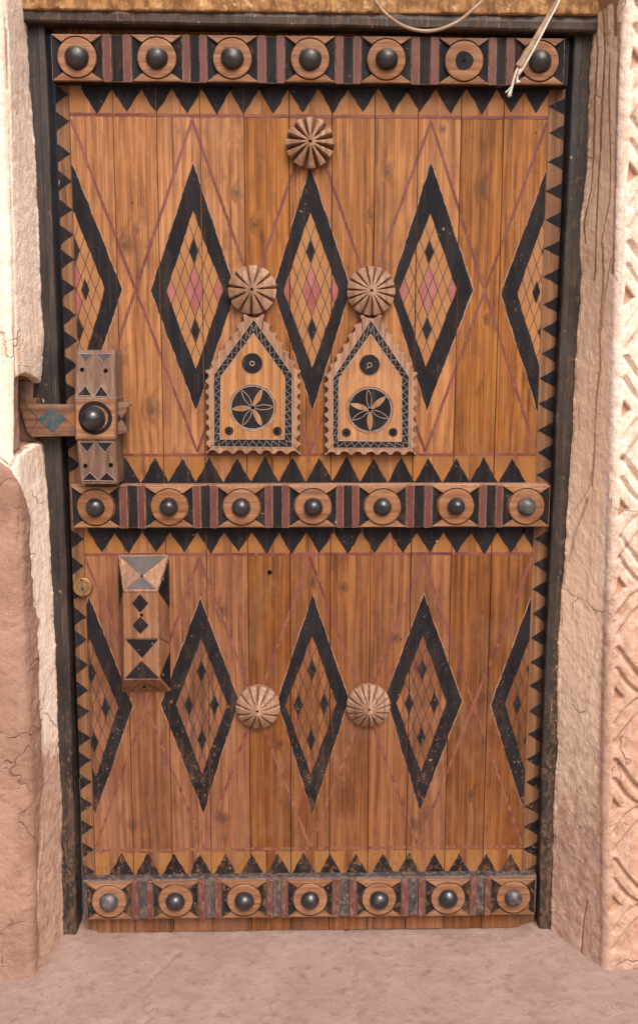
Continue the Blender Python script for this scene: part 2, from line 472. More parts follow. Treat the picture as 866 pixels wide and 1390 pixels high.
class MB:
    def __init__(self):
        self.v, self.f, self.m = [], [], []

    def add(self, vs_, fs_, mat=0):
        o = len(self.v)
        self.v += [tuple(map(float, a)) for a in vs_]
        self.f += [tuple(i + o for i in f) for f in fs_]
        self.m += [mat] * len(fs_)
        return self

    def prism(self, pts, yf, yb, mat=0, side=None):
        """outline in (x, z), front at yf (towards the viewer), back at yb"""
        if area2(pts) < 0:
            pts = pts[::-1]
        n = len(pts)
        v = [(x, yf, z) for x, z in pts] + [(x, yb, z) for x, z in pts]
        self.add(v, [tuple(range(n))], mat)
        o = len(self.v) - 2 * n
        for i in range(n):
            j = (i + 1) % n
            self.f.append((o + j, o + i, o + n + i, o + n + j))
            self.m.append(mat if side is None else side)
        return self

    def hexa(self, q, mat=0):
        """8 points: back 4 (ccw from front) then front 4"""
        self.add(q, [(4, 5, 6, 7), (3, 2, 1, 0), (0, 1, 5, 4), (1, 2, 6, 5), (2, 3, 7, 6), (3, 0, 4, 7)], mat)
        return self

    def box(self, x0, x1, y0, y1, z0, z1, mat=0):
        return self.hexa([(x0, y1, z0), (x1, y1, z0), (x1, y1, z1), (x0, y1, z1),
                          (x0, y0, z0), (x1, y0, z0), (x1, y0, z1), (x0, y0, z1)], mat)

    def lathe(self, prof, cx, cz, n=32, mat=0, wob=0.0):
        """profile [(r, y)] from centre outwards"""
        vs_, fs_ = [], []
        for k, (r, y) in enumerate(prof):
            for i in range(n):
                a = 2 * math.pi * i / n
                rr = r * (1 + wob * math.sin(3 * a + k))
                vs_.append((cx + rr * math.cos(a), y, cz + rr * math.sin(a)))
        for k in range(len(prof) - 1):
            for i in range(n):
                j = (i + 1) % n
                fs_.append((k * n + i, k * n + j, (k + 1) * n + j, (k + 1) * n + i))
        fs_.append(tuple(range(n - 1, -1, -1)))
        return self.add(vs_, fs_, mat)

    def tube(self, path, rad, n=12, flat=1.0, mat=0):
        P = [Vector(p) for p in path]
        vs_, fs_ = [], []
        prev = None
        for i, p in enumerate(P):
            t = (P[min(i + 1, len(P) - 1)] - P[max(i - 1, 0)]).normalized()
            a = Vector((0, 1, 0)) if prev is None else prev
            u = (a - t * a.dot(t)).normalized()
            w = t.cross(u)
            prev = u
            r = rad[i] if isinstance(rad, (list, tuple)) else rad
            for k in range(n):
                th = 2 * math.pi * k / n
                vs_.append(p + u * (r * flat * math.cos(th)) + w * (r * math.sin(th)))
        for i in range(len(P) - 1):
            for k in range(n):
                j = (k + 1) % n
                fs_.append((i * n + k, i * n + j, (i + 1) * n + j, (i + 1) * n + k))
        fs_.append(tuple(range(n - 1, -1, -1)))
        fs_.append(tuple((len(P) - 1) * n + k for k in range(n)))
        return self.add(vs_, fs_, mat)

    def mesh(self, name, mats, smooth=False, fix=True):
        me = bpy.data.meshes.new(name)
        me.from_pydata(self.v, [], self.f)
        for mt in mats:
            me.materials.append(mt)
        me.polygons.foreach_set('material_index', self.m)
        if fix:
            bm = bmesh.new()
            bm.from_mesh(me)
            bmesh.ops.remove_doubles(bm, verts=bm.verts, dist=1e-6)
            bmesh.ops.recalc_face_normals(bm, faces=bm.faces)
            bm.to_mesh(me)
            bm.free()
        if smooth:
            me.polygons.foreach_set('use_smooth', [True] * len(me.polygons))
        me.update()
        return me


def link(name, me, parent=None, loc=None):
    o = bpy.data.objects.new(name, me)
    col.objects.link(o)
    if parent is not None:
        o.parent = parent
    if loc is not None:
        o.location = loc
    return o


def bevel(o, w=0.0012, seg=2, edge=-1):
    b = o.modifiers.new('bevel', 'BEVEL')
    b.width = w
    b.segments = seg
    b.limit_method = 'ANGLE'
    b.angle_limit = math.radians(28)
    b.material = edge
    return o


def part(name, mb, mats, parent, loc=None, bev=0.0, smooth=False, worn=False):
    if not isinstance(mats, (list, tuple)):
        mats = [mats]
    if worn:
        mats = list(mats) + [M['worn']]
    o = link(name, mb.mesh(name, mats, smooth), parent, loc)
    if bev:
        bevel(o, bev, edge=len(mats) - 1 if worn else -1)
    return o


def thing(name, label, cat, loc=(0, 0, 0), group=None):
    o = bpy.data.objects.new(name, None)
    o.empty_display_size = .1
    col.objects.link(o)
    o.location = loc
    return tag(o, label, cat, group)


def tag(o, label, cat, group=None):
    o['label'] = label
    o['category'] = cat
    o['kind'] = 'thing'
    if group:
        o['group'] = group
    return o


def clip_x(p, x0, x1):
    for (lim, sgn) in ((x0, 1), (x1, -1)):
        out = []
        for i in range(len(p)):
            a, b = p[i], p[(i + 1) % len(p)]
            ia, ib = (a[0] - lim) * sgn >= 0, (b[0] - lim) * sgn >= 0
            if ia:
                out.append(a)
            if ia != ib:
                t = (lim - a[0]) / (b[0] - a[0])
                out.append((lim, a[1] + t * (b[1] - a[1])))
        p = out
        if len(p) < 3:
            return []
    return p


def wobble(p, amp=0.0009, step=0.006, freq=70.0):
    out = []
    for i in range(len(p)):
        a, b = p[i], p[(i + 1) % len(p)]
        n = max(1, int(math.hypot(b[0] - a[0], b[1] - a[1]) / step))
        for k in range(n):
            t = k / n
            x, z = a[0] + (b[0] - a[0]) * t, a[1] + (b[1] - a[1]) * t
            d = mnoise.noise_vector(Vector((x * freq, 3.1, z * freq)))
            e = mnoise.noise_vector(Vector((x * 22, 7.7, z * 22)))
            out.append((x + amp * d[0] + amp * e[0], z + amp * d[2] + amp * e[2]))
    return out


# ------------------------------------------------------------------ numpy noise for the walls
_perm = rng.random((64, 64, 64))


def vnoise(p):
    i = np.floor(p).astype(int)
    f = p - i
    f = f * f * (3 - 2 * f)
    i0, i1 = i % 64, (i + 1) % 64
    r = 0
    for a in (0, 1):
        for b in (0, 1):
            for c in (0, 1):
                w = (f[..., 0] if a else 1 - f[..., 0]) * (f[..., 1] if b else 1 - f[..., 1]) * (f[..., 2] if c else 1 - f[..., 2])
                r = r + w * _perm[(i1 if a else i0)[..., 0], (i1 if b else i0)[..., 1], (i1 if c else i0)[..., 2]]
    return r - .5


def fbm(p, s, o=4, g=.5):
    r, a = 0, 1.0
    for k in range(o):
        r = r + a * vnoise(p * s + 13.7 * k)
        s, a = s * 2.03, a * g
    return r


def dist_poly(px, py, line):
    d = np.full(px.shape, 1e9)
    for (a, b) in zip(line[:-1], line[1:]):
        ax, ay, bx, by = a[0], a[1], b[0], b[1]
        L = (bx - ax) ** 2 + (by - ay) ** 2 + 1e-9
        t = np.clip(((px - ax) * (bx - ax) + (py - ay) * (by - ay)) / L, 0, 1)
        d = np.minimum(d, np.hypot(px - ax - t * (bx - ax), py - ay - t * (by - ay)))
    return d


def inside(px, py, poly):
    r = np.zeros(px.shape, bool)
    n = len(poly)
    for i in range(n):
        x0, y0 = poly[i]
        x1, y1 = poly[(i + 1) % n]
        c = (y0 > py) != (y1 > py)
        xx = (x1 - x0) * (py - y0) / (y1 - y0 + 1e-9) + x0
        r ^= c & (px < xx)
    return r


def sgn_dist(px, py, poly):
    d = dist_poly(px, py, poly + [poly[0]])
    return np.where(inside(px, py, poly), d, -d)


def sst(x, a, b):
    t = np.clip((x - a) / (b - a), 0, 1)
    return t * t * (3 - 2 * t)


def grid_obj(name, P, mat, attrs, parent=None, flip=False):
    R, C = P.shape[:2]
    idx = np.arange(R * C).reshape(R, C)
    q = np.stack([idx[:-1, :-1], idx[:-1, 1:], idx[1:, 1:], idx[1:, :-1]], -1).reshape(-1, 4)
    if flip:
        q = q[:, ::-1]
    me = bpy.data.meshes.new(name)
    me.vertices.add(R * C)
    me.vertices.foreach_set('co', P.reshape(-1).astype(np.float32))
    me.loops.add(q.size)
    me.loops.foreach_set('vertex_index', q.reshape(-1).astype(np.int32))
    me.polygons.add(len(q))
    me.polygons.foreach_set('loop_start', np.arange(0, q.size, 4, dtype=np.int32))
    me.polygons.foreach_set('use_smooth', np.ones(len(q), bool))
    me.update()
    me.validate()
    for k, a in attrs.items():
        at_ = me.attributes.new(k, 'FLOAT', 'POINT')
        at_.data.foreach_set('value', a.reshape(-1).astype(np.float32))
    me.materials.append(mat)
    return link(name, me, parent)


def grid_normals(P):
    du = np.gradient(P, axis=1)
    dv = np.gradient(P, axis=0)
    n = np.cross(du, dv)
    return n / (np.linalg.norm(n, axis=-1, keepdims=True) + 1e-12)


# ------------------------------------------------------------------ ground and doorstep
Z_FLOOR = at(421, 1264, 0.0)[1]
gm = MB()
gm.add([(-14, -14, Z_FLOOR - .16), (14, -14, Z_FLOOR - .16), (14, 1.2, Z_FLOOR - .16), (-14, 1.2, Z_FLOOR - .16)], [(0, 1, 2, 3)])
g = part('ground', gm, M['sand'], None)
g['kind'] = 'structure'

xs = np.linspace(-1.0, 1.0, 260)
ys = np.concatenate([np.linspace(.08, -.47, 110), np.linspace(-.475, -.50, 8)])
X, Y = np.meshgrid(xs, ys)
Z = np.full(X.shape, Z_FLOOR - .001)
P = np.stack([X, Y, Z], -1)
P[..., 2] += .004 * fbm(P, 4.0, 4) + .002 * fbm(P, 40., 3) + .0012 * fbm(P, 120., 2)
for ln in ([(.09, .05), (.085, -.05), (.10, -.12), (.09, -.24), (.12, -.47)], [(-.45, -.47), (-.36, -.30), (-.39, -.2), (-.33, -.08)]):
    dcr = dist_poly(X + .006 * fbm(P, 30, 3), Y, ln)
    P[..., 2] -= .006 * sst(-dcr, -.006, -.001)
# settled dirt filling the corners by the jambs
for cxx in (-.60, .575):
    P[..., 2] += .014 * np.exp(-((X - cxx) / .05) ** 2) * sst(Y, -.25, -.02)
P[..., 2] -= 0.16 * sst(-Y, .468, .50) ** 2
step = grid_obj('doorstep', P, M['step'], {}, flip=True)
step['kind'] = 'structure'

# ------------------------------------------------------------------ walls
Y_FR = -0.024           # front of the timber door frame
Y_WALL = -0.165          # front of the wall
ZTOP = 2.95


def interp(pts, yv):
    a = np.array(sorted(pts))
    return np.interp(yv, a[:, 0], a[:, 1])


def edge_x(pts, z, yplane):
    """x of an edge given as photograph points (px, py), as a function of height z"""
    q = sorted((at(px, py, yplane)[1], at(px, py, yplane)[0]) for px, py in pts)
    a = np.array(q)
    return np.interp(z, a[:, 0], a[:, 1])


L_OUT = [(38, 0), (38, 60), (40, 100), (43, 150), (47, 200), (51, 270), (53, 330), (56, 400), (60, 470), (57, 510), (52, 540), (55, 570), (60, 615), (65, 680),
         (68, 740), (72, 800), (75, 880), (77, 950), (80, 1020), (84, 1080), (84, 1150), (85, 1200), (86, 1270)]
R_OUT = [(800, 0), (803, 20), (803, 60), (799, 110), (799, 180), (797, 230), (791, 270), (788, 300), (787, 340), (789, 370), (787, 410), (784, 450), (780, 500),
         (779, 540), (776, 590), (773, 650), (770, 700), (766, 760), (762, 800), (758, 860), (757, 920), (756, 1000), (757, 1012), (753, 1060), (751, 1120), (749, 1200), (748, 1270)]
L_COR = [(6, 0), (10, 100), (13, 200), (17, 330), (20, 480), (23, 600), (27, 700), (33, 850), (38, 950), (43, 1100), (45, 1200), (46, 1300)]
R_COR = [(846, 0), (842, 100), (838, 250), (834, 400), (829, 600), (824, 800), (820, 950), (818, 1080), (818, 1200), (818, 1300)]

zr = np.concatenate([np.arange(Z_FLOOR - .17, 2.36, .0028), np.arange(2.36, ZTOP + .01, .03)])


def wall_side(sign, name, label):
    out = edge_x(L_OUT if sign < 0 else R_OUT, zr, Y_FR)
    cor = edge_x(L_COR if sign < 0 else R_COR, zr, Y_WALL)
    n_rev = 70
    rad = .022
    rows = []
    # profile parameter: tucked-in lip, reveal, rounded corner, face
    t_rev = np.linspace(0, 1, n_rev)
    face = np.concatenate([np.arange(.0, .10, .0022), np.arange(.10, .36, .004), np.linspace(.37, .75, 24)])
    ang = np.linspace(0, math.pi / 2, 9)[1:]
    ncol = 2 + n_rev + len(ang) + len(face) - 1
    P = np.zeros((len(zr), ncol, 3))
    zz = zr[:, None]
    c = 0
    P[:, 0, 0], P[:, 0, 1] = out + sign * .004, 0.02
    P[:, 1, 0], P[:, 1, 1] = out + sign * .0005, Y_FR + .004
    c = 2
    xe = cor
    for t in t_rev:                                  # the reveal
        P[:, c, 0] = out + (xe - out) * t
        P[:, c, 1] = Y_FR - .003 + (Y_WALL + rad - Y_FR) * t
        c += 1
    for a in ang:
        P[:, c, 0] = xe + sign * rad * (1 - math.cos(a))
        P[:, c, 1] = Y_WALL + rad - rad * math.sin(a)
        c += 1
    for s in face[1:]:
        P[:, c, 0] = xe + sign * (rad + s)
        P[:, c, 1] = Y_WALL
        c += 1
    P[:, :, 2] = zz
    px, py = to_px(P)
    N = grid_normals(P)
    N *= np.sign((N[:, -3:, 1].mean())) * -1
    jit = .003 * fbm(P * np.array([1, 1, 1.0]), 5., 3) + .0016 * fbm(P, 28., 3) + .0012 * fbm(P, 110., 2)
    fz = 7 * fbm(P, 18., 4) + 2.5 * fbm(P, 90., 3)
    mud = np.zeros(px.shape)
    cream = np.zeros(px.shape)
    pink = np.zeros(px.shape)
    drip = np.zeros(px.shape)
    groove = np.zeros(px.shape)
    disp = jit
    if sign < 0:
        big = [(-900, 624), (0, 626), (16, 636), (28, 660), (38, 690), (41, 730), (43, 780), (46, 822), (55, 842), (51, 862), (52, 950), (55, 1000), (57, 1060),
               (52, 1120), (50, 1300), (50, 1500), (-900, 1500)]
        sd = sgn_dist(px, py, big) + fz * .6
        mud = sst(sd, -3, 3)
        hole = [(21, 512), (34, 506), (46, 512), (57, 522), (64, 545), (63, 598), (46, 604), (30, 616), (20, 620), (21, 570)]
        sh = sgn_dist(px, py, hole) + fz * .35
        mud = np.maximum(mud, sst(sh, -1.5, 1.5))
        disp = disp + .003 * sst(sd, -4, 4) - (.010 + .042 * sst(P[..., 1], -.125, -.085)) * sst(sh, -2, 3) + .0022 * fbm(P, 60, 4, .6) * mud
        pink = sst(py, 985, 1075) * .9 + .25 * sst(py, 700, 1000)
        cream = .55 * sst(px, 24, 50) * sst(-py, -240, 0) + .15
        for ln in ([(9, 40), (13, 200), (19, 470)], [(4, 0), (8, 60), (10, 120)], [(19, 400), (21, 560)]):
            d = dist_poly(px, py, ln) + .5 * fz * .4
            drip = np.maximum(drip, .62 * sst(-d, -2.2, -.4))
            disp = disp - .002 * sst(-d, -2.5, -.3)
        for ln in ([(32, 80), (30, 140), (33, 220), (38, 300)], [(48, 690), (55, 740), (60, 800), (68, 870)], [(46, 640), (51, 690)]):
            d = dist_poly(px, py, ln) + .5 * fz * .4
            drip = np.maximum(drip, .40 * sst(-d, -2.5, -.2))
        for ln in ([(57, 1124), (56, 1150), (52, 1180), (50, 1200), (51, 1250)], [(26, 690), (27, 720), (24, 750)], [(0, 622), (14, 634), (22, 622), (30, 612), (44, 606)]):
            d = dist_poly(px, py, ln) + .15 * fz
            groove = np.maximum(groove, sst(-d, -1.6, -.3))
            disp = disp - .004 * sst(-d, -1.8, -.2)
    else:
        # carved gypsum face: nested chevrons with small triangular notches
        ex = P[..., 0] - (xe[:, None] + rad)
        on = (np.arange(ncol) > 2 + n_rev + 2)[None, :]
        z0s = [at(855, y, Y_WALL)[1] for y in (80, 235, 402, 556, 690, 797, 946, 1096, 1230)]
        cz = P[..., 2]

        def stroke(a, b, bow, w, dep):
            nonlocal disp, groove
            n = 7
            ln = []
            for i in range(n):
                t = i / (n - 1)
                ln.append((a[0] + (b[0] - a[0]) * t, a[1] + (b[1] - a[1]) * t - bow * math.sin(math.pi * t)))
            d = dist_poly(ex, cz, ln) + .0009 * fz * .5
            k = np.clip(1 - np.maximum(d, 0) / w, 0, 1) * on
            disp = disp - dep * k
            groove = np.maximum(groove, .62 * sst(-d, -w * .7, 0) * on)
        for z0 in z0s:
            for mir in (0, 1):
                def q(x, z):
                    return (x if not mir else .34 - x, z0 + z)
                for s in (1, -1):
                    stroke(q(.006, s * .066), q(.060, s * .006), s * .009, .0080, .010)
                    stroke(q(.008, s * .112), q(.105, s * .006), s * .012, .0095, .012)
                tri = [q(.002, .026), q(.024, -.002), q(-.002, -.022)]
                st = sgn_dist(ex, cz, tri) + .0004 * fz
                k = sst(st, -.002, .006) * on
                disp = disp - .011 * k
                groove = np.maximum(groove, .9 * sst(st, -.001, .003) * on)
        rev = 1 - sst(np.broadcast_to(np.arange(ncol)[None, :], px.shape), n_rev - 6, n_rev + 4)
        cream = rev * (.95 - .45 * sst(py, 640, 1000)) + .08
        pink = .55 * sst(py, 560, 1050) * (1 - .3 * rev) + .35 * sst(py, 980, 1200) + .32 * (1 - rev) + .02
        for ln, w, st_ in [([(804, 7), (811, 66), (808, 123), (806, 214), (803, 256), (793, 302), (795, 330)], 1.1, .9),
                           ([(818, 12), (821, 71), (818, 133), (815, 214), (812, 256), (809, 328), (807, 380)], 1.1, .85),
                           ([(835, 0), (836, 47)], 2.2, .8), ([(822, 5), (823, 60)], 2.5, .5),
                           ([(827, 71), (827, 133), (829, 214), (828, 273), (816, 330)], 1.0, .7),
                           ([(841, 30), (838, 142), (836, 237), (834, 330), (831, 370)], 2.2, .62),
                           ([(818, 330), (819, 377), (815, 449), (815, 496), (810, 544), (808, 591), (804, 660)], 1.6, .62),
                           ([(829, 349), (821, 401), (817, 449)], 1.0, .6),
                           ([(803, 640), (800, 664), (771, 706)], 1.5, .5), ([(798, 677), (781, 725), (773, 762)], 2.6, .5),
                           ([(817, 848), (806, 889), (800, 921), (800, 980)], 1.6, .4), ([(790, 1000), (796, 960)], 1.4, .35)]:
            d = dist_poly(px, py, ln) + .12 * fz
            drip = np.maximum(drip, st_ * sst(-d, -w - .9, -w + .5))
        drip = np.maximum(drip, .85 * sst(-py + fz * 2, -20, -2) * rev)
        for ln in ([(788, 1300), (790, 1270), (792, 1245), (796, 1225)],):
            d = dist_poly(px, py, ln) + .15 * fz
            groove = np.maximum(groove, sst(-d, -1.5, -.3))
            disp = disp - .004 * sst(-d, -1.6, -.2)
        disp = disp + .004 * fbm(P, 16, 4) * sst(py, 900, 1200)
    # ragged plaster lip where it meets the painted timber
    lip = np.zeros(ncol)
    lip[:6] = 1
    P[..., 0] += -sign * lip[None, :] * (.0035 * fbm(P[:, :1] * np.array([0, 0, 1.]), 26., 4) + .0015 * fbm(P[:, :1] * np.array([0, 0, 1.]), 140., 2))
    keep = np.ones(ncol)
    keep[:2] = 0
    P += N * (disp * keep)[..., None]
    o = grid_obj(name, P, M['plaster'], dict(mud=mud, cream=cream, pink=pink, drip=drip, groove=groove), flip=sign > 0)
    return o


wl = wall_side(-1, 'plaster_wall', '')
tag(wl, 'whitewashed reveal and brown mud wall left of the door, plaster broken at the bolt', 'wall')
wr = wall_side(1, 'plaster_wall', '')
tag(wr, 'pinkish white wall right of the door, carved chevrons and brown drips', 'wall')

# wall over the opening (just above the picture) with its soffit
lx0, lx1 = -.80, .80
us = np.concatenate([np.linspace(0, .145, 40), np.linspace(.15, .85, 40)])
xs = np.linspace(lx0, lx1, 200)
U, X = np.meshgrid(us, xs, indexing='ij')
P = np.zeros(U.shape + (3,))
P[..., 0] = X
P[..., 1] = np.where(U < .145, Y_FR - .003 - U, Y_WALL - .003)
P[..., 2] = np.where(U < .145, 2.35, 2.35 + (U - .145))
P[..., 2] += .01 * fbm(P, 9, 4) * (U < .4)
zero = np.zeros(U.shape)
lw = grid_obj('plaster_lintel', P, M['plaster'], dict(mud=zero + .3, cream=zero + .8, pink=zero, drip=zero + .3 * (U < .1), groove=zero))
tag(lw, 'stained plaster edge over the black head beam of the door', 'lintel')

# ------------------------------------------------------------------ door frame
frame = thing('door_frame', 'black painted timber frame around the carved door, worn and chalky at the edges', 'door frame', (0, 0, Z_FLOOR))


def frame_post(inner, outer, nm='jamb'):
    mb = MB()
    zs = np.linspace(Z_FLOOR - .02, 2.37, 120)
    xi = edge_x(inner, zs, Y_FR)
    xo = edge_x(outer, zs, Y_FR)
    s = 1 if xi.mean() > xo.mean() else -1           # +1: left jamb
    rings = []
    for i, z in enumerate(zs):
        w = .0016 * mnoise.noise(Vector((s * 5, 0, z * 9))) + .0008 * mnoise.noise(Vector((s * 5, 2, z * 40)))
        a = xi[i] + w
        b = xo[i] - s * .05
        d = .0016 * mnoise.noise(Vector((s * 9, 4, z * 7)))
        y = Y_FR + d
        r = .004
        mid = a - s * (.016 + .003 * mnoise.noise(Vector((3, s, z * 6))))
        rings.append([(a, .045, z - Z_FLOOR), (a, y + r, z - Z_FLOOR), (a - s * r * .35, y + r * .3, z - Z_FLOOR), (a - s * r, y, z - Z_FLOOR),
                      (mid, y - .001, z - Z_FLOOR), (mid - s * .0015, y + .002, z - Z_FLOOR), (b, y + .001, z - Z_FLOOR), (b, .045, z - Z_FLOOR)])
    vs_ = [p for r_ in rings for p in r_]
    n = len(rings[0])
    fs_ = []
    for i in range(len(rings) - 1):
        for k in range(n - 1):
            fs_.append((i * n + k, i * n + k + 1, (i + 1) * n + k + 1, (i + 1) * n + k))
    mb.add(vs_, fs_)
    if s < 0:                                        # the outer half of this jamb is rubbed brown
        mb.m = [1 if f[0] % n >= 4 else 0 for f in mb.f]
    return part(nm, mb, [M['frame'], M['frameworn']], frame)


L_IN = [(63, 0), (64, 60), (68, 130), (72, 250), (76, 350), (80, 450), (84, 560), (87, 640), (92, 760), (97, 900), (101, 1050), (104, 1150), (106, 1264)]
R_IN = [(778, 0), (777, 60), (773, 130), (768, 250), (763, 350), (758, 450), (753, 560), (750, 640), (744, 760), (738, 900), (733, 1050), (731, 1150), (729, 1264)]
L_IN = [(a - 2.5, b) for a, b in L_IN]
R_IN = [(a + 2.5, b) for a, b in R_IN]
frame_post(L_IN, L_OUT)
frame_post(R_IN, R_OUT)
# head beam
zb0, zb1 = at(420, 34.5, -.052)[1], at(420, 11, -.052)[1]
mb = MB()
nx = 160
vs_, fs_ = [], []
for i in range(nx):
    x = -.62 + 1.255 * i / (nx - 1)
    a = .0022 * mnoise.noise(Vector((x * 7, 1, 0))) + .001 * mnoise.noise(Vector((x * 40, 1, 0)))
    b = .004 * mnoise.noise(Vector((x * 6, 5, 0))) + .002 * mnoise.noise(Vector((x * 50, 5, 0)))
    t = -(x / .62) * .0050
    for (y, z) in ((.04, zb0 + a), (-.047, zb0 + a), (-.051, zb0 + a + .004), (-.052 + b * .3, (zb0 + zb1) / 2), (-.050, zb1 + b - .003), (-.046, zb1 + b), (.04, zb1 + b)):
        vs_.append((x, y, z + t - Z_FLOOR))
for i in range(nx - 1):
    for k in range(6):
        fs_.append((i * 7 + k, (i + 1) * 7 + k, (i + 1) * 7 + k + 1, i * 7 + k + 1))
mb.add(vs_, fs_)
part('head_beam', mb, M['frameworn'], frame)
# rough stained mud packing above the beam
xs = np.linspace(-.62, .70, 330)
zs2 = np.linspace(zb1 - .012, 2.39, 60)
X, Zg = np.meshgrid(xs, zs2)
P = np.stack([X, np.full(X.shape, -.058), Zg], -1)
P[..., 1] -= .010 * fbm(P, 22, 4) + .006 * fbm(P, 80, 3)
P[0, :, 2] += .006 * fbm(P[:1], 30, 4)[0]
P[0, :, 1] = .02
ml = grid_obj('mud_packing', P, M['mudbeam'], {})
tag(ml, 'rough orange brown mud packing above the black head beam', 'mud packing')

# ------------------------------------------------------------------ the door
door = thing('carved_door', 'old wooden plank door with black painted diamonds, carved rosettes, studded rails and wooden lock', 'door', (0, 0, 0))
SEAMS = [-.5385, -.4425, -.346, -.2495, -.1515, -.0505, .0455, .1415, .2385, .3350, .4310, .5310]
X_L, X_R = -.5700, .5700
Z_B, Z_T = Z_FLOOR + .003, at(420, 30, 0)[1]
INT = []                                             # (x0, x1, front y) of every board
INT.append((X_L, SEAMS[0], .0045))
for a, b in zip(SEAMS[:-1], SEAMS[1:]):
    INT.append((a, b, random.uniform(-.0016, .0014)))
INT.append((SEAMS[-1], X_R, .0045))
for i, (a, b, yf) in enumerate(INT):
    gap = random.uniform(.0003, .0008)
    mb = MB()
    n = 24
    # board with slightly wandering edges
    left = [(a + gap + .0005 * mnoise.noise(Vector((i, 0, k * .5))), Z_B + (Z_T - Z_B) * k / n) for k in range(n + 1)]
    right = [(b - gap + .0005 * mnoise.noise(Vector((i + 40, 0, k * .5))), Z_B + (Z_T - Z_B) * k / n) for k in range(n + 1)]
    o = MB()
    vs_, fs_ = [], []
    e = .0010
    for k in range(n + 1):
        (xl, z), (xr, _) = left[k], right[k]
        vs_ += [(xl, .03, z), (xl, yf + e, z), (xl + e, yf, z), ((xl + xr) / 2, yf - .0004, z), (xr - e, yf, z), (xr, yf + e, z), (xr, .03, z)]
    for k in range(n):
        for c in range(6):
            fs_.append((k * 7 + c, k * 7 + c + 1, (k + 1) * 7 + c + 1, (k + 1) * 7 + c))
    o.add(vs_, fs_)
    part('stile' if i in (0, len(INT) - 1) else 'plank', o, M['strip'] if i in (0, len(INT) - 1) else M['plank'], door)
back = MB().box(X_L, X_R, .03, .05, Z_B, Z_T)
part('backing_board', back, M['dark'], door)


def painted(name, polys, mat, parent, h=.0008, lo=None, hi=None, wob=.0008):
    """thin coat of paint lying on the boards, broken at every seam"""
    mb = MB()
    for p in polys:
        p = wobble(p, wob)
        for (a, b, yf) in INT:
            if lo is not None and a < lo - 1e-6:
                continue
            if hi is not None and b > hi + 1e-6:
                continue
            c = clip_x(p, a + .0012, b - .0012)
            if len(c) >= 3 and abs(area2(c)) > 2e-6:
                mb.prism(c, yf - h, yf + .001)
    if not mb.v:
        return None
    return part(name, mb, mat, parent)


def A(px, py, y=0.0):
    return at(px, py, y)


def strip(a, b, w):
    dx, dz = b[0] - a[0], b[1] - a[1]
    L = math.hypot(dx, dz)
    nx_, nz_ = -dz / L * w / 2, dx / L * w / 2
    return [(a[0] + nx_, a[1] + nz_), (b[0] + nx_, b[1] + nz_), (b[0] - nx_, b[1] - nz_), (a[0] - nx_, a[1] - nz_)]


LO, HI = SEAMS[0], SEAMS[-1]
# golden bands behind the rows of triangles
for (y0, y1) in ((110, 156), (618, 662), (714, 751), (1156, 1200)):
    zt, zb = A(420, y0)[1], A(420, y1)[1]
    painted('stained_band', [[(LO, zb), (HI, zb), (HI, zt), (LO, zt)]], M['amber'], door, h=.0003, lo=LO, hi=HI, wob=.0004)

# zigzag red lines and the long red rules
for (yt, yb, rule_t, rule_b, cxs) in ((163, 613, 157, 617, (98, 260, 421, 586, 748)), (757, 1150, 752, 1152, (121, 272, 425, 577, 722))):
    zt, zb = A(420, yt)[1], A(420, yb)[1]
    hl = .0004
    xc = [LO + .002, -.267, -.0035, .267, HI - .002]
    for i in range(5):
        for j in (i - 1, i + 1):
            if 0 <= j < 5:
                hl += .00005
                a, b = (xc[i], zt), (xc[j], zb)
                painted('red_line', [strip(a, b, .0066)], M['redline'], door, h=hl, lo=LO, hi=HI, wob=.0007)
    for yy in (rule_t, rule_b):
        z = A(420, yy)[1]
        painted('red_line', [strip((LO, z), (HI, z), .0068)], M['redline'], door, h=.0009, lo=LO, hi=HI, wob=.0007)


def lozenge(cx, cz, w, h):
    return [(cx, cz + h), (cx - w, cz), (cx, cz - h), (cx + w, cz)]


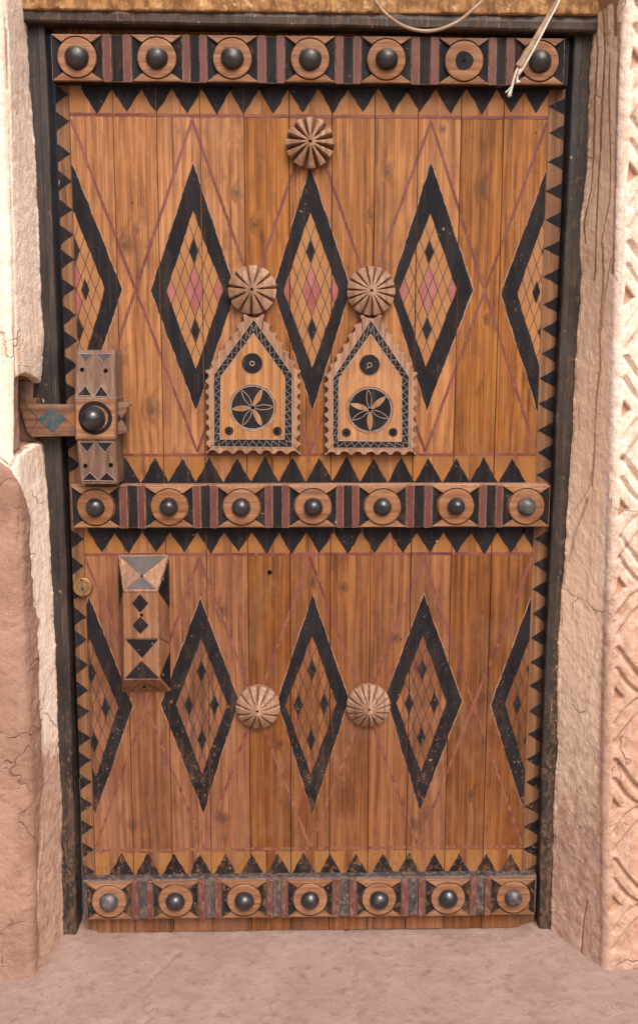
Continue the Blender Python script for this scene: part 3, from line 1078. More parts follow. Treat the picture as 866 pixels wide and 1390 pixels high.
def diamond(o_pts, i_pts, kind, lo=LO, hi=HI):
    """o_pts / i_pts: top, left, bottom, right corners of the black ring in photograph pixels"""
    O = [A(*p) for p in o_pts]
    I = [A(*p) for p in i_pts]
    ring = [[O[k], O[(k + 1) % 4], I[(k + 1) % 4], I[k]] for k in range(4)]
    root = painted('diamond_ring', ring, M['black'], door, h=.0012, lo=lo, hi=hi, wob=.0017)
    # faint scratched outline
    c = (sum(p[0] for p in O) / 4, sum(p[1] for p in O) / 4)
    H = [(c[0] + (p[0] - c[0]) * 1.035, c[1] + (p[1] - c[1]) * 1.022) for p in O]
    painted('scratched_outline', [[H[k], H[(k + 1) % 4], O[(k + 1) % 4], O[k]] for k in range(4)], M['halo'], root, h=.00035, lo=lo, hi=hi, wob=.0012)

    def cell(u, v):                      # u, v in 0..6 along the two slopes from the top corner
        u, v = u / 6, v / 6
        T, Lf, B, R_ = I
        x = (1 - u) * (1 - v) * T[0] + u * (1 - v) * Lf[0] + u * v * B[0] + (1 - u) * v * R_[0]
        z = (1 - u) * (1 - v) * T[1] + u * (1 - v) * Lf[1] + u * v * B[1] + (1 - u) * v * R_[1]
        return x, z
    if kind != 'low':
        painted('diamond_field', [[cell(0, 0), cell(6, 0), cell(6, 6), cell(0, 6)]], M['inner'], root, h=.0004, lo=lo, hi=hi, wob=.0003)
    lines = []
    for k in range(1, 6):
        lines.append(strip(cell(k, 0), cell(k, 6), .0017))
        lines.append(strip(cell(0, k), cell(6, k), .0017))
    painted('lattice', lines, M['scribe'], root, h=.0007, lo=lo, hi=hi, wob=.0005)

    def lz(u, v, mat, nm, s=1.0):
        g = .06
        q = [cell(u + g, v + g), cell(u + s - g, v + g), cell(u + s - g, v + s - g), cell(u + g, v + s - g)]
        painted(nm, [q], mat, root, h=.0011, lo=lo, hi=hi, wob=.0007)
    if kind == 'up':
        lz(1, 1, M['black'], 'black_lozenge')
        lz(4, 4, M['black'], 'black_lozenge')
        for (u, v) in ((2, 2), (2, 3), (3, 2), (3, 3), (0, 5), (5, 0)):
            lz(u, v, M['pink'], 'pink_lozenge')
    elif kind == 'half':
        lz(1, 1, M['black'], 'black_lozenge')
        lz(4, 4, M['black'], 'black_lozenge')
        for (u, v) in ((2, 2), (3, 3)):
            lz(u, v, M['pink'], 'pink_lozenge')
        lz(1.6, 3.4, M['black'], 'black_lozenge')
        lz(3.4, 1.6, M['black'], 'black_lozenge')
    else:
        for (u, v) in ((1, 1), (4, 4), (1, 4), (4, 1)):
            lz(u, v, M['black'], 'black_lozenge')
    return root


diamond([(262, 221), (205, 394), (266, 557), (320, 394)], [(262, 285), (226, 396), (266, 501), (303, 394)], 'up')
diamond([(421, 226), (371, 391), (424, 557), (476, 391)], [(421, 287), (385, 395), (424, 499), (460, 394)], 'up')
diamond([(585, 221), (530, 394), (579, 557), (642, 392)], [(584, 289), (542, 394), (578, 498), (620, 393)], 'up')
diamond([(98, 222), (43, 392), (110, 560), (166, 392)], [(100, 286), (64, 392), (110, 500), (143, 392)], 'half')
diamond([(745, 222), (680, 398), (730, 560), (800, 398)], [(743, 284), (702, 398), (733, 502), (778, 398)], 'half')
diamond([(272, 812), (219, 956), (276, 1104), (324, 950)], [(273, 866), (239, 957), (275, 1052), (308, 955)], 'low')
diamond([(424, 807), (377, 952), (424, 1105), (473, 950)], [(424, 863), (387, 957), (422, 1052), (457, 954)], 'low')
diamond([(575, 806), (524, 945), (570, 1100), (627, 952)], [(574, 862), (538, 955), (571, 1048), (606, 953)], 'low')
diamond([(121, 811), (70, 958), (130, 1105), (180, 958)], [(122, 866), (90, 960), (130, 1055), (161, 960)], 'low')
diamond([(724, 802), (666, 957), (712, 1104), (770, 957)], [(722, 860), (685, 955), (714, 1052), (752, 955)], 'low')

# rows of triangles along the rails
T1 = [132, 173, 213, 254, 294, 332, 371, 411, 452, 492, 534, 570, 611, 653, 693, 728]
T2 = [170, 209.6, 247, 284, 322, 359, 397, 434, 470, 507, 545, 582, 620, 657, 696]
T3 = [139, 175, 213, 250, 287, 324, 361, 397, 434, 472, 510, 547, 583, 620, 657, 692, 726]
T4 = [165, 201, 237, 272, 306, 342, 378, 413, 448, 484, 520, 555, 590, 624, 660, 693]
for xs_, ytip, ybase, yend, hw in ((T1, 153, 120, 108, .0335), (T2, 621, 655, 668, .0330), (T3, 751, 722, 708, .0325), (T4, 1158, 1190, 1206, .0322)):
    for px in xs_:
        x, zt = A(px, ytip)
        zb = A(px, ybase)[1]
        ze = A(px, yend)[1]
        j = random.uniform(-.002, .002)
        painted('black_triangle', [[(x + j, zt + random.uniform(-.003, .003)), (x - hw, zb), (x - hw, ze), (x + hw, ze), (x + hw, zb)]], M['black'], door, h=.0011, lo=LO, hi=HI, wob=.0019)

# columns of triangles on the two stiles
LT = [127, 164, 207, 245, 283, 318, 351, 390.6, 427, 462, 496, 531, 565, 598, 630, 732, 768, 803, 837, 868, 903, 937, 966, 1002, 1032, 1062, 1093, 1124, 1154, 1184]
RTI = [143, 180, 218.5, 259, 298, 337, 375, 413, 446, 480, 513, 548.5, 584, 615, 645, 732, 766, 800, 833, 865, 899, 931, 965, 997, 1031, 1061.5, 1094.5, 1123, 1153, 1183]
for side, ys_ in ((-1, LT), (1, RTI)):
    for py in ys_:
        z = A(100 if side < 0 else 745, py, .0045)[1]
        xt = (LO - .0015) if side < 0 else (HI + .0015)
        xb = X_L if side < 0 else X_R
        hh = .0305 if side < 0 else .0225
        pin = interp([(b_, a_) for a_, b_ in (L_IN if side < 0 else R_IN)], py)
        xv = A(pin - side * 2.0, py, .0045)[0]
        if side < 0:
            painted('black_triangle', [[(xt, z), (xv, z + hh), (xb, z + hh), (xb, z - hh), (xv, z - hh)]], M['black'], door, h=.0011, hi=LO, wob=.0017)
        else:
            painted('black_triangle', [[(xt + random.uniform(0, .004), z), (xv, z - hh), (xb, z - hh), (xb, z + hh), (xv, z + hh)]], M['black'], door, h=.0011, lo=HI, wob=.0017)

# ---- studded rails
BW, BH = .0555, .0480          # half width / height of a carved block


def block_mesh():
    """raised square with four sloping quarters (top and bottom bare wood, sides black) round a turned disc"""
    mb = MB()
    w, h = BW, BH
    r = .0445
    y0, y1, y2 = 0.0, -.006, -.011
    n = 16
    for q in range(4):
        mat = 1 if q in (0, 2) else 0
        dep = y1 if mat else y2
        a0 = -math.pi / 4 + q * math.pi / 2
        arc = [(r * math.cos(a0 + (math.pi / 2) * i / n), r * math.sin(a0 + (math.pi / 2) * i / n)) for i in range(n + 1)]
        c0 = [(w, -h), (w, h), (-w, h), (-w, -h)][q]
        c1 = [(w, -h), (w, h), (-w, h), (-w, -h)][(q + 1) % 4]
        g = .0022
        # sunk quarters slope from the disc outwards
        for i in range(n):
            t0, t1 = i / n, (i + 1) / n
            o0 = (c0[0] + (c1[0] - c0[0]) * t0, c0[1] + (c1[1] - c0[1]) * t0)
            o1 = (c0[0] + (c1[0] - c0[0]) * t1, c0[1] + (c1[1] - c0[1]) * t1)
            din = dep + (.003 if mat else 0)
            dout = dep + (.0 if mat else .0015)
            mb.add([(arc[i][0], din, arc[i][1]), (arc[i + 1][0], din, arc[i + 1][1]), (o1[0], dout, o1[1]), (o0[0], dout, o0[1])], [(0, 1, 2, 3)], mat)
            mb.add([(o0[0], dout, o0[1]), (o1[0], dout, o1[1]), (o1[0], .004, o1[1]), (o0[0], .004, o0[1])], [(0, 1, 2, 3)], mat)
        if not mat:                                # cut sides along both diagonals
            for (aa, cc) in ((arc[0], c0), (arc[-1], c1)):
                mb.add([(aa[0], y2, aa[1]), (cc[0], y2 + .0015, cc[1]), (cc[0], y1 + .001, cc[1]), (aa[0], y1 + .004, aa[1])], [(0, 1, 2, 3)], 0)
    return mb


def disc_mesh():
    mb = MB()
    mb.lathe([(.0, -.0125), (.0375, -.0125), (.0408, -.0120), (.0418, -.0112), (.0421, -.004)], 0, 0, 40)
    return mb


def stud_mesh(r=.0248, h=.024, seed=None):
    prof = [(.0004, -.0125 - h)]
    for i in range(1, 11):
        a = math.pi / 2 * i / 10
        prof.append((r * math.sin(a), -.0125 - h * math.cos(a) ** 1.0))
    prof.append((r * .97, -.010))
    mb = MB().lathe(prof, 0, 0, 32)
    if seed is not None:                              # hand-cut: slightly lumpy, flattened here and there
        R_ = random.Random(seed)
        ph = R_.uniform(0, 90)
        for i, (x, y, z) in enumerate(mb.v):
            d = mnoise.noise(Vector((x * 55 + ph, y * 55, z * 55))) * .0016 + mnoise.noise(Vector((x * 140 + ph, y * 140, z * 140))) * .0006
            f = 1 + d / r
            mb.v[i] = (x * f, y + d * .8, z * f)
    return mb


blk_me = block_mesh().mesh('rail_block', [M['block'], M['black'], M['worn']])
dsc_me = disc_mesh().mesh('turned_disc', [M['block']], smooth=False)
stud_me = [stud_mesh(seed=k).mesh('stud', [M['stud']], smooth=True) for k in range(5)]
studd_me = [stud_mesh(seed=k + 20).mesh('dusty_stud', [M['studdust']], smooth=True) for k in range(5)]
studw_me = [stud_mesh(seed=k + 50).mesh('worn_stud', [M['studworn']], smooth=True) for k in range(3)]
bar_me = None

RAILS = [([103, 212, 315, 421, 525, 631, 734], 76.5, 80.5, 46, 110, 'up', (-.565, .565), {5: None}),
         ([128.5, 229, 327.5, 425, 520, 620, 716], 690, 687, 660, 718, 'mid', (-.5575, .5535), {6: 'worn'}),
         ([147, 237.5, 331, 421, 515, 609, 698], 1226, 1221, 1197, 1253, 'low', (-.562, .562), {0: 'worn', 6: 'worn'})]
Y_RAIL = -.026
for (sx, syl, syr, ytop, ybot, nm, (rx0, rx1), special) in RAILS:
    zc = A(420, (syl + syr) / 2, Y_RAIL - .015)[1]
    hh = {'up': .0500, 'mid': .0515, 'low': .0515}[nm]
    mb = MB()
    n = 60
    vs_, fs_ = [], []
    for i in range(n + 1):
        x = rx0 + (rx1 - rx0) * i / n
        w = .0008 * mnoise.noise(Vector((x * 9, zc * 5, 0)))
        b = .003
        prof = [(.0, zc - hh), (Y_RAIL + b, zc - hh + w), (Y_RAIL, zc - hh + b + w), (Y_RAIL, zc + hh - b + w), (Y_RAIL + b, zc + hh + w), (.0, zc + hh + w)]
        vs_ += [(x, y, z) for y, z in prof]
    for i in range(n):
        for k in range(5):
            fs_.append((i * 6 + k, (i + 1) * 6 + k, (i + 1) * 6 + k + 1, i * 6 + k + 1))
    fs_ += [(0, 1, 2, 3, 4, 5), tuple(n * 6 + k for k in range(5, -1, -1))]
    mb.add(vs_, fs_)
    rail = part('rail', mb, {'up': M['black'], 'mid': M['rail'], 'low': M['blackdusty']}[nm], door)
    rail['label'] = {'up': 'studded top rail with one stud missing', 'mid': 'studded middle rail', 'low': 'dusty studded bottom rail'}[nm]
    xs_ = [A(px, syl + (syr - syl) * k / 6, Y_RAIL - .02)[0] for k, px in enumerate(sx)]
    bmat = M['black'] if nm != 'low' else M['blackdusty']
    for k, x in enumerate(xs_):
        z = zc + random.uniform(-.0008, .0008)
        o = link('rail_block', blk_me, rail, (x, Y_RAIL, z))
        bevel(o, .0011, edge=2)
        link('turned_disc', dsc_me, rail, (x, Y_RAIL, z))
        sp_ = special.get(k, 'ok')
        if sp_ is None:
            part('stud_mark', MB().lathe([(.004, -.0130), (.019, -.0130), (.0205, -.0122)], 0, 0, 28, wob=.05), M['black'], rail, (x, Y_RAIL, z))
            part('peg_hole', MB().lathe([(.0004, -.0134), (.0034, -.0134), (.0036, -.0125)], 0, 0, 12), M['dark'], rail, (x, Y_RAIL, z))
        else:
            s = link('stud', random.choice(((studd_me if nm == 'up' else stud_me) if sp_ == 'ok' else studw_me)), rail, (x, Y_RAIL, z))
            f = random.uniform(.95, 1.04) * {'up': 1.02, 'mid': .885, 'low': .95}[nm]
            s.scale = (f, random.uniform(.80, 1.0), f * random.uniform(.97, 1.03))
            s.rotation_euler = (random.uniform(-.06, .06), 0, random.uniform(-.06, .06))
    # red bars and black fields between the blocks
    edges = [rx0] + xs_ + [rx1]
    for k in range(len(xs_) - 1):
        a, b = xs_[k] + BW + .0008, xs_[k + 1] - BW - .0008
        wbar = min(.0175, (b - a) * .3)
        part('black_field', MB().box(a + wbar, b - wbar, Y_RAIL - .0025, Y_RAIL + .004, zc - hh + .001, zc + hh - .0012), bmat, rail, bev=.0010, worn=True)
        for (u, v) in ((a, a + wbar - .0006), (b - wbar + .0006, b)):
            part('red_bar', MB().box(u, v, Y_RAIL - .0065, Y_RAIL + .004, zc - hh + .0005, zc + hh - .0005), M['red'], rail, bev=.0013, worn=True)

# ---- carved rosettes


def rosette_mesh(nw, r, hc, hr, gd, seed, hub=.010, gw=.17):
    R = random.Random(seed)
    na, nr = nw * 14, 16
    wid = [1 + R.uniform(-.14, .14) for _ in range(nw)]
    tot = sum(wid)
    cuts = [0]
    for w in wid:
        cuts.append(cuts[-1] + w / tot * 2 * math.pi)
    vs_, fs_ = [], []
    off = R.uniform(0, 6)
    rr = [.0] + [hub * .32, hub * .34, hub * .8, hub] + [hub + (r - hub) * (i / (nr - 1)) for i in range(1, nr)]
    ang = []
    for k in range(nw):
        for j in range(14):
            t = [0, .05, .10, .15, .22, .32, .42, .5, .58, .68, .78, .85, .90, .95][j]
            ang.append((k, t, cuts[k] + (cuts[k + 1] - cuts[k]) * t))
    for i, q in enumerate(rr):
        s = max(0, (q - hub) / (r - hub))
        for (k, t, a) in ang:
            base = hc + (hr - hc) * s ** 1.5
            e = min(t, 1 - t)
            gr = max(0, 1 - e / gw)
            dep = gd * gr * min(1, s * 3.2)
            tilt = (.5 - t) * .0016 * s
            y = base - dep + tilt
            if i <= 1:
                y = hc - .008
            rad_ = q * (1 + (R.random() - .5) * 0.0) * (1 - .03 * gr * s)
            vs_.append((rad_ * math.cos(a + off), -y, rad_ * math.sin(a + off)))
    n = len(ang)
    for y in (hr * .45, -.001):
        for (k, t, a) in ang:
            e = min(t, 1 - t)
            gr = max(0, 1 - e / gw)
            q = r * (1 - (.03 * gr if y > 0 else .02))
            vs_.append((q * math.cos(a + off), -min(y, hr - gd * gr), q * math.sin(a + off)))
    for i in range(len(rr) + 1):
        for k in range(n):
            j = (k + 1) % n
            fs_.append((i * n + k, i * n + j, (i + 1) * n + j, (i + 1) * n + k))
    mb = MB()
    mb.add(vs_, fs_)
    return mb


for (px, py, r, nw, hc, hr, gd, sd) in ((421, 194, .0545, 12, .038, .024, .020, 3), (342.5, 393, .0550, 11, .036, .020, .012, 5), (503.5, 394.5, .0550, 15, .036, .020, .011, 8),
                                        (350, 960, .0535, 13, .042, .016, .010, 11), (500, 958, .0535, 16, .042, .016, .010, 14)):
    x, z = A(px, py, -.012)
    o = part('rosette', rosette_mesh(nw, r, hc, hr, gd, sd, gw=.25 if sd == 3 else .17), M['carved'], door, (x, 0, z))
    h = part('peg_hole', MB().lathe([(.0003, -hc + .004), (.0036, -hc + .004), (.0036, -hc + .008)], 0, 0, 14), M['dark'], o)

# ---- gabled plaques


def scalloped(pts, ns, depth):
    """outline with ns[i] rounded bites along edge i (ccw, closed)"""
    out = []
    for i in range(len(pts)):
        a, b = pts[i], pts[(i + 1) % len(pts)]
        n = ns[i]
        dx, dz = b[0] - a[0], b[1] - a[1]
        L = math.hypot(dx, dz)
        nx_, nz_ = -dz / L, dx / L                   # inward for ccw
        for k in range(n):
            jd = random.uniform(.9, 1.1)
            for j in range(9):
                t = j / 9
                flat = .28
                u = 0 if t < flat / 2 or t > 1 - flat / 2 else math.sin(math.pi * (t - flat / 2) / (1 - flat))
                s = (k + t) / n
                d = depth * (u ** .55) * jd
                out.append((a[0] + dx * s + nx_ * d, a[1] + dz * s + nz_ * d))
    return out


def inset_band(outer, inner):
    n = len(outer)
    return [[outer[k], outer[(k + 1) % n], inner[(k + 1) % n], inner[k]] for k in range(n)]


def plaque(apex, shr, br, bl, shl, iapex, ishr, ibr, ibl, ishl, disc, disc_r, main, main_r, smalls, petals):
    yp = -.026
    pt = lambda p: A(p[0], p[1], yp)
    outer = [pt(p) for p in (apex, shl, bl, br, shr)]
    inner = [pt(p) for p in (iapex, ishl, ibl, ibr, ishr)]
    cx_ = sum(p[0] for p in outer) / 5
    # outer scalloped outline: grow the band outline
    e = .0195
    top = (outer[0][0], outer[0][1] + .009)
    ow = [(top[0] + .0225, top[1] + .002), (top[0] - .0225, top[1] + .002),
          (outer[1][0] - e, outer[1][1] + .008), (outer[2][0] - e, outer[2][1] - e * .85), (outer[3][0] + e, outer[3][1] - e * .85), (outer[4][0] + e, outer[4][1] + .008)]
    sc_ = scalloped(ow, [1, 6, 8, 7, 8, 6], .0078)
    c0 = (sum(p[0] for p in sc_) / len(sc_), sum(p[1] for p in sc_) / len(sc_))
    ns_ = len(sc_)
    rin = []
    for p in sc_:
        L_ = math.hypot(p[0] - c0[0], p[1] - c0[1])
        rin.append((p[0] + (c0[0] - p[0]) / L_ * .0013, p[1] + (c0[1] - p[1]) / L_ * .0013))
    mb = MB()
    mb.add([(p[0], yp, p[1]) for p in rin] + [(p[0], yp + .0013, p[1]) for p in sc_] + [(p[0], 0.0, p[1]) for p in sc_] + [(c0[0], yp, c0[1])], [])
    for i in range(ns_):
        j = (i + 1) % ns_
        mb.f += [(i, j, 3 * ns_), (j, i, ns_ + i, ns_ + j), (ns_ + j, ns_ + i, 2 * ns_ + i, 2 * ns_ + j)]
        mb.m += [0, 1, 0]
    o = part('gabled_plaque', mb, [M['carved'], M['worn']], door)
    part('plaque_panel', MB().prism(inner, yp - .0012, yp + .002), M['plaque'], o)
    bd = MB()
    for q in inset_band(outer, inner):
        bd.prism(q, yp - .0008, yp + .002)
    part('border_band', bd, M['black'], o)
    ln = MB()
    for k in range(5):
        a, b, c, d = outer[k], outer[(k + 1) % 5], inner[k], inner[(k + 1) % 5]
        ln.prism(strip(a, b, .0016), yp - .0013, yp)
        ln.prism(strip(c, d, .0020), yp - .0016, yp)
        L = math.hypot(b[0] - a[0], b[1] - a[1])
        n = max(4, int(round(L / .0190)) * 2)
        prev = None
        for i in range(n + 1):
            t = i / n
            f = .14 if i % 2 else .86
            p = (a[0] + (b[0] - a[0]) * t, a[1] + (b[1] - a[1]) * t)
            q = (c[0] + (d[0] - c[0]) * t, c[1] + (d[1] - c[1]) * t)
            r_ = (p[0] + (q[0] - p[0]) * f + random.uniform(-.0006, .0006), p[1] + (q[1] - p[1]) * f + random.uniform(-.0006, .0006))
            if prev:
                ln.prism(strip(prev, r_, .0009), yp - .0012, yp)
            prev = r_
    part('scratched_zigzag', ln, M['chalk'], o)

    def roundel(p, r_px, rings):
        x, z = pt(p)
        r = r_px * 1.66e-3
        g = MB().lathe([(r * .995, yp - .0013), (r * 1.015, yp - .0024), (r * 1.035, yp - .0024), (r * 1.06, yp - .001)], x, z, 48)
        g.f.pop()
        g.m.pop()
        part('carved_ring', g, M['carved'], o)
        part('black_disc', MB().lathe([(.0004, yp - .0016), (r * .98, yp - .0016), (r, yp)], x, z, 48), M['black'], o)
        return x, z, r
    x, z, r = roundel(disc, disc_r, 1)
    part('peg_hole', MB().lathe([(.0003, yp - .0022), (.0036, yp - .0022), (.0042, yp - .0016)], x, z, 14), M['dark'], o)
    g = MB().lathe([(.0036, yp - .0021), (.0058, yp - .0021), (.006, yp)], x, z, 18)
    g.f.pop()
    g.m.pop()
    part('peg_collar', g, M['chalk'], o)
    for p in smalls:
        x, z, r = roundel(p, 6.0, 1)
        part('peg_hole', MB().lathe([(.0003, yp - .0024), (.0028, yp - .0024), (.003, yp - .0016)], x, z, 12), M['dark'], o)
    x, z, r = roundel(main, main_r, 1)
    g = MB().lathe([(r * .93, yp - .0019), (r * .97, yp - .0019), (r * .98, yp)], x, z, 48)
    g.f.pop()
    g.m.pop()
    part('scratched_ring', g, M['chalk'], o)
    for (a, fill) in petals:
        a = math.radians(a)
        L, w = r * .90, r * .11
        up_, dn_ = [], []
        for i in range(13):
            t = i / 12
            s = w * math.sin(math.pi * t) ** .8
            u = .06 * r + t * (L - .06 * r)
            up_.append((u, s))
            dn_.append((u, -s))
        loc = lambda p: (x + p[0] * math.cos(a) - p[1] * math.sin(a), z + p[0] * math.sin(a) + p[1] * math.cos(a))
        if fill:
            part('petal', MB().prism([loc(p) for p in dn_ + up_[::-1][1:-1]], yp - .0021, yp), M['plaque'], o)
        pl = MB()
        for s_ in (up_, dn_):
            for p, q in zip(s_[:-1], s_[1:]):
                pl.prism(strip(loc(p), loc(q), .0014), yp - .0026, yp)
        part('petal_outline', pl, M['chalk'], o)
    part('peg_hole', MB().lathe([(.0003, yp - .0031), (.0040, yp - .0031), (.0044, yp - .0016)], x, z, 14), M['dark'], o)
    return o


plaque((503.5, 434), (555, 511), (554.5, 608), (452, 608), (452, 513), (503, 453), (545, 512), (545, 599), (459, 598), (460, 513),
       (501.6, 495), 14, (502, 556), 31.5, [(470, 587), (533.5, 586.5)], [(95, False), (40, True), (163, True), (210, False), (271, True), (335, False)])
plaque((344.5, 433), (396.5, 508), (396.5, 607), (290.5, 606), (290.5, 508), (344, 452), (387, 511), (386, 596), (299, 596), (300, 511),
       (342.3, 493), 14, (343, 553), 31.5, [(311, 584.5), (376.5, 585)], [(122, False), (62, True), (184, True), (240, False), (296, True), (2, False)])

# ---- wooden lock on the left
yl = -.078                                            # front of the housing
lx = [A(101.5, 475, yl)[0], A(157, 475, yl)[0]]


def ring_from_px(pts, y):
    return [A(px, py, y) for px, py in pts]


lock = None
mb = MB()
# silhouette rows down the housing: (py, left px, right px, front y)
rowsL = [(475, 102.5, 155.5, -.064), (480, 102.5, 156, -.066), (520, 102, 156.5, -.071), (539, 101, 157, -.076), (541, 100.5, 157.5, -.080), (596, 102, 157, -.080), (598, 104, 157, -.075),
         (625, 106, 158.5, -.071), (652, 109, 160, -.066), (657, 109.5, 160, -.064)]
vs_, fs_ = [], []
for (py, xl, xr, y) in rowsL:
    a, z = A(xl, py, y)
    b, _ = A(xr, py, y)
    vs_ += [(a, .0, z), (a, y + .003, z), (a + .003, y, z), (b - .003, y, z), (b, y + .003, z), (b + .003, .0, z)]
n = 6
for i in range(len(rowsL) - 1):
    for k in range(5):
        fs_.append((i * n + k, (i + 1) * n + k, (i + 1) * n + k + 1, i * n + k + 1))
fs_ += [(0, 1, 2, 3, 4, 5), tuple((len(rowsL) - 1) * n + k for k in range(5, -1, -1))]
mb.add(vs_, fs_)
lock = part('lock_housing', mb, M['lockwood'], door)
# pale square field with the ringed stud
fp = [A(px, py, -.0805) for px, py in ((102.5, 543), (156, 543), (155.5, 594), (103.5, 594))]
part('square_field', MB().prism(fp, -.0812, -.079), M['block'], lock, bev=.0006)
cx_, cz_ = A(129, 567.5, -.082)
g = MB().lathe([(.0290, -.0822), (.0375, -.0822), (.038, -.080)], cx_, cz_ + .0005, 40, wob=.015)
g.f.pop()
g.m.pop()
part('black_ring', g, M['black'], lock)
cx2, cz2 = A(126, 568, -.088)
o = part('stud', stud_mesh(.0275, .030), M['stud'], lock, (cx2, -.0695, cz2), smooth=True)


def lock_tri(pts, y, mat='blackdusty', nm='black_triangle'):
    p = [A(px, py, y) for px, py in pts]
    part(nm, MB().prism(p, y - .0008, y + .004), M[mat], lock)
    ol = MB()
    for k in range(len(p)):
        ol.prism(strip(p[k], p[(k + 1) % len(p)], .0018), y - .0011, y + .004)
    part('chalk_outline', ol, M['chalk'], lock)


def yl_at(py):
    a = [r_[0] for r_ in rowsL]
    return float(np.interp(py, a, [r_[3] for r_ in rowsL]))


def lock_tri2(pts, mat='black'):
    """painted triangle that follows the sloping face"""
    mb = MB()
    v = []
    for off in (-.0009, .003):
        for px, py in pts:
            y = yl_at(py)
            x, z = A(px, py, y)
            v.append((x, y + off, z))
    k = len(pts)
    mb.add(v, [tuple(range(k))] + [(i, (i + 1) % k, k + (i + 1) % k, k + i) for i in range(k)])
    part('black_triangle', mb, M[mat], lock)
    ol = MB()
    P3 = v[:k]
    for i in range(k):
        a, b = Vector(P3[i]), Vector(P3[(i + 1) % k])
        ol.tube([a, b], .0008, n=6)
    part('chalk_outline', ol, M['chalk'], lock)


for q in (((107, 480), (127, 480), (116, 492)), ((131, 480), (154, 480), (141, 493))):
    lock_tri2(q, 'blackdusty')
for q in (((105, 537), (125, 537), (116, 523)), ((128, 538), (148, 538), (137, 523))):
    lock_tri2(q)
for q in (((107, 600), (129, 600), (118, 614)), ((130, 600), (154, 600), (143, 614))):
    lock_tri2(q)
for q in (((111, 652), (134, 652), (122, 641)), ((134, 652), (158, 653), (145, 641))):
    lock_tri2(q)
for (px, py) in ((111.5, 501.5), (143.5, 503), (116, 632), (150.5, 631)):
    y = yl_at(py)
    x, z = A(px, py, y)
    part('peg_hole', MB().lathe([(.0003, y - .0016), (.0046, y - .0016), (.0052, y + .002)], x, z, 14), M['dark'], lock)

# sliding bolt
yb = -.058
bo = [(34, 541), (49, 541), (50, 549), (100, 549.5), (170, 546), (176, 548.5), (175.5, 552), (172, 553), (172, 584), (174, 587), (160, 590), (100, 592), (43, 593), (36, 585), (31, 568), (27, 550)]
mb = MB().prism([A(px, py, yb) for px, py in bo], yb, -.027)
bolt = part('sliding_bolt', mb, M['boltwood'], door, bev=.0018)
part('teal_diamond', MB().prism(wobble([A(px, py, yb) for px, py in ((50, 569), (71, 553), (89, 567), (72, 587))], .0009), yb - .0009, yb + .002), M['teal'], bolt)
part('amber_triangle', MB().prism([A(px, py, yb) for px, py in ((90, 568), (103, 556), (103, 580))], yb - .0007, yb + .002), M['amber'], bolt)
for q in (((158, 559), (158, 577), (165, 567.5)), ((171.5, 558), (171.5, 578), (165, 568))):
    part('black_triangle', MB().prism([A(px, py, yb) for px, py in q], yb - .0007, yb + .002), M['black'], bolt)
sc_l = MB()
for a, b in (((33, 548), (52, 568)), ((52, 568), (40, 590))):
    sc_l.prism(strip(A(*a, yb), A(*b, yb), .0012), yb - .0006, yb + .001)
part('scribed_line', sc_l, M['scribe'], bolt)

# ---- faceted block below
yk = -.056
def k3(px, py, y):
    x, z = A(px, py, y)
    return Vector((x, y, z))


Bk = [k3(160.5, 754, -.004), k3(229.5, 753, -.004), k3(231.5, 939, -.004), k3(165, 940, -.004)]       # tl, tr, br, bl at the boards
Fr = [k3(167.5, 802, yk), k3(214, 802, yk), k3(216.5, 923, yk), k3(168.5, 923, yk)]
B0 = [Vector((v.x, .0, v.z)) for v in Bk]
mb = MB()
mb.add(B0 + Bk + Fr, [(4, 5, 9, 8), (5, 6, 10, 9), (6, 7, 11, 10), (7, 4, 8, 11), (8, 9, 10, 11), (0, 1, 5, 4), (1, 2, 6, 5), (2, 3, 7, 6), (3, 0, 4, 7)])
kb = part('faceted_lock_block', mb, M['blockv'], door, bev=.0012, worn=True)


def facet(pts, mat, nm, lift=.0009):
    """flat painted piece on a facet given by 3-D points (ccw seen from outside)"""
    n_ = (pts[1] - pts[0]).cross(pts[2] - pts[0]).normalized()
    if n_.y > 0:
        n_ = -n_
    k = len(pts)
    v = [p + n_ * lift for p in pts] + [p - n_ * .002 for p in pts]
    mb_ = MB().add(v, [tuple(range(k))] + [(i, (i + 1) % k, k + (i + 1) % k, k + i) for i in range(k)])
    return part(nm, mb_, M[mat], kb)


def on(Q, u, v):
    """bilinear point on quad tl, tr, br, bl"""
    return (Q[0] * (1 - u) + Q[1] * u) * (1 - v) + (Q[3] * (1 - u) + Q[2] * u) * v


Qt = [Bk[0], Bk[1], Fr[1], Fr[0]]                     # sloping top
facet([on(Qt, .05, .04), on(Qt, .95, .04), on(Qt, .5, .58)], 'blackdusty', 'black_triangle')
facet([on(Qt, .06, .95), on(Qt, .5, .62), on(Qt, .94, .95)], 'blackdusty', 'black_triangle')
facet([on(Qt, .03, .06), on(Qt, .48, .60), on(Qt, .04, .92)], 'carved', 'pale_triangle', .0005)
facet([on(Qt, .97, .06), on(Qt, .52, .60), on(Qt, .96, .92)], 'carved', 'pale_triangle', .0005)
Qf = Fr
fy = lambda py: (py - 802) / 121.0
fx = lambda px: (px - 167.5) / 47.0
for cy_, hh_ in ((819, 12.5), (848.5, 11.5)):
    facet([on(Qf, fx(190), fy(cy_ - hh_)), on(Qf, fx(179.5), fy(cy_)), on(Qf, fx(190), fy(cy_ + hh_)), on(Qf, fx(201.5), fy(cy_))], 'black', 'black_lozenge')
facet([on(Qf, fx(170), fy(867.5)), on(Qf, fx(192), fy(893)), on(Qf, fx(214), fy(867.5))], 'black', 'black_triangle')
facet([on(Qf, fx(168.5), fy(921)), on(Qf, fx(191), fy(897)), on(Qf, fx(214.5), fy(921))], 'black', 'black_triangle')
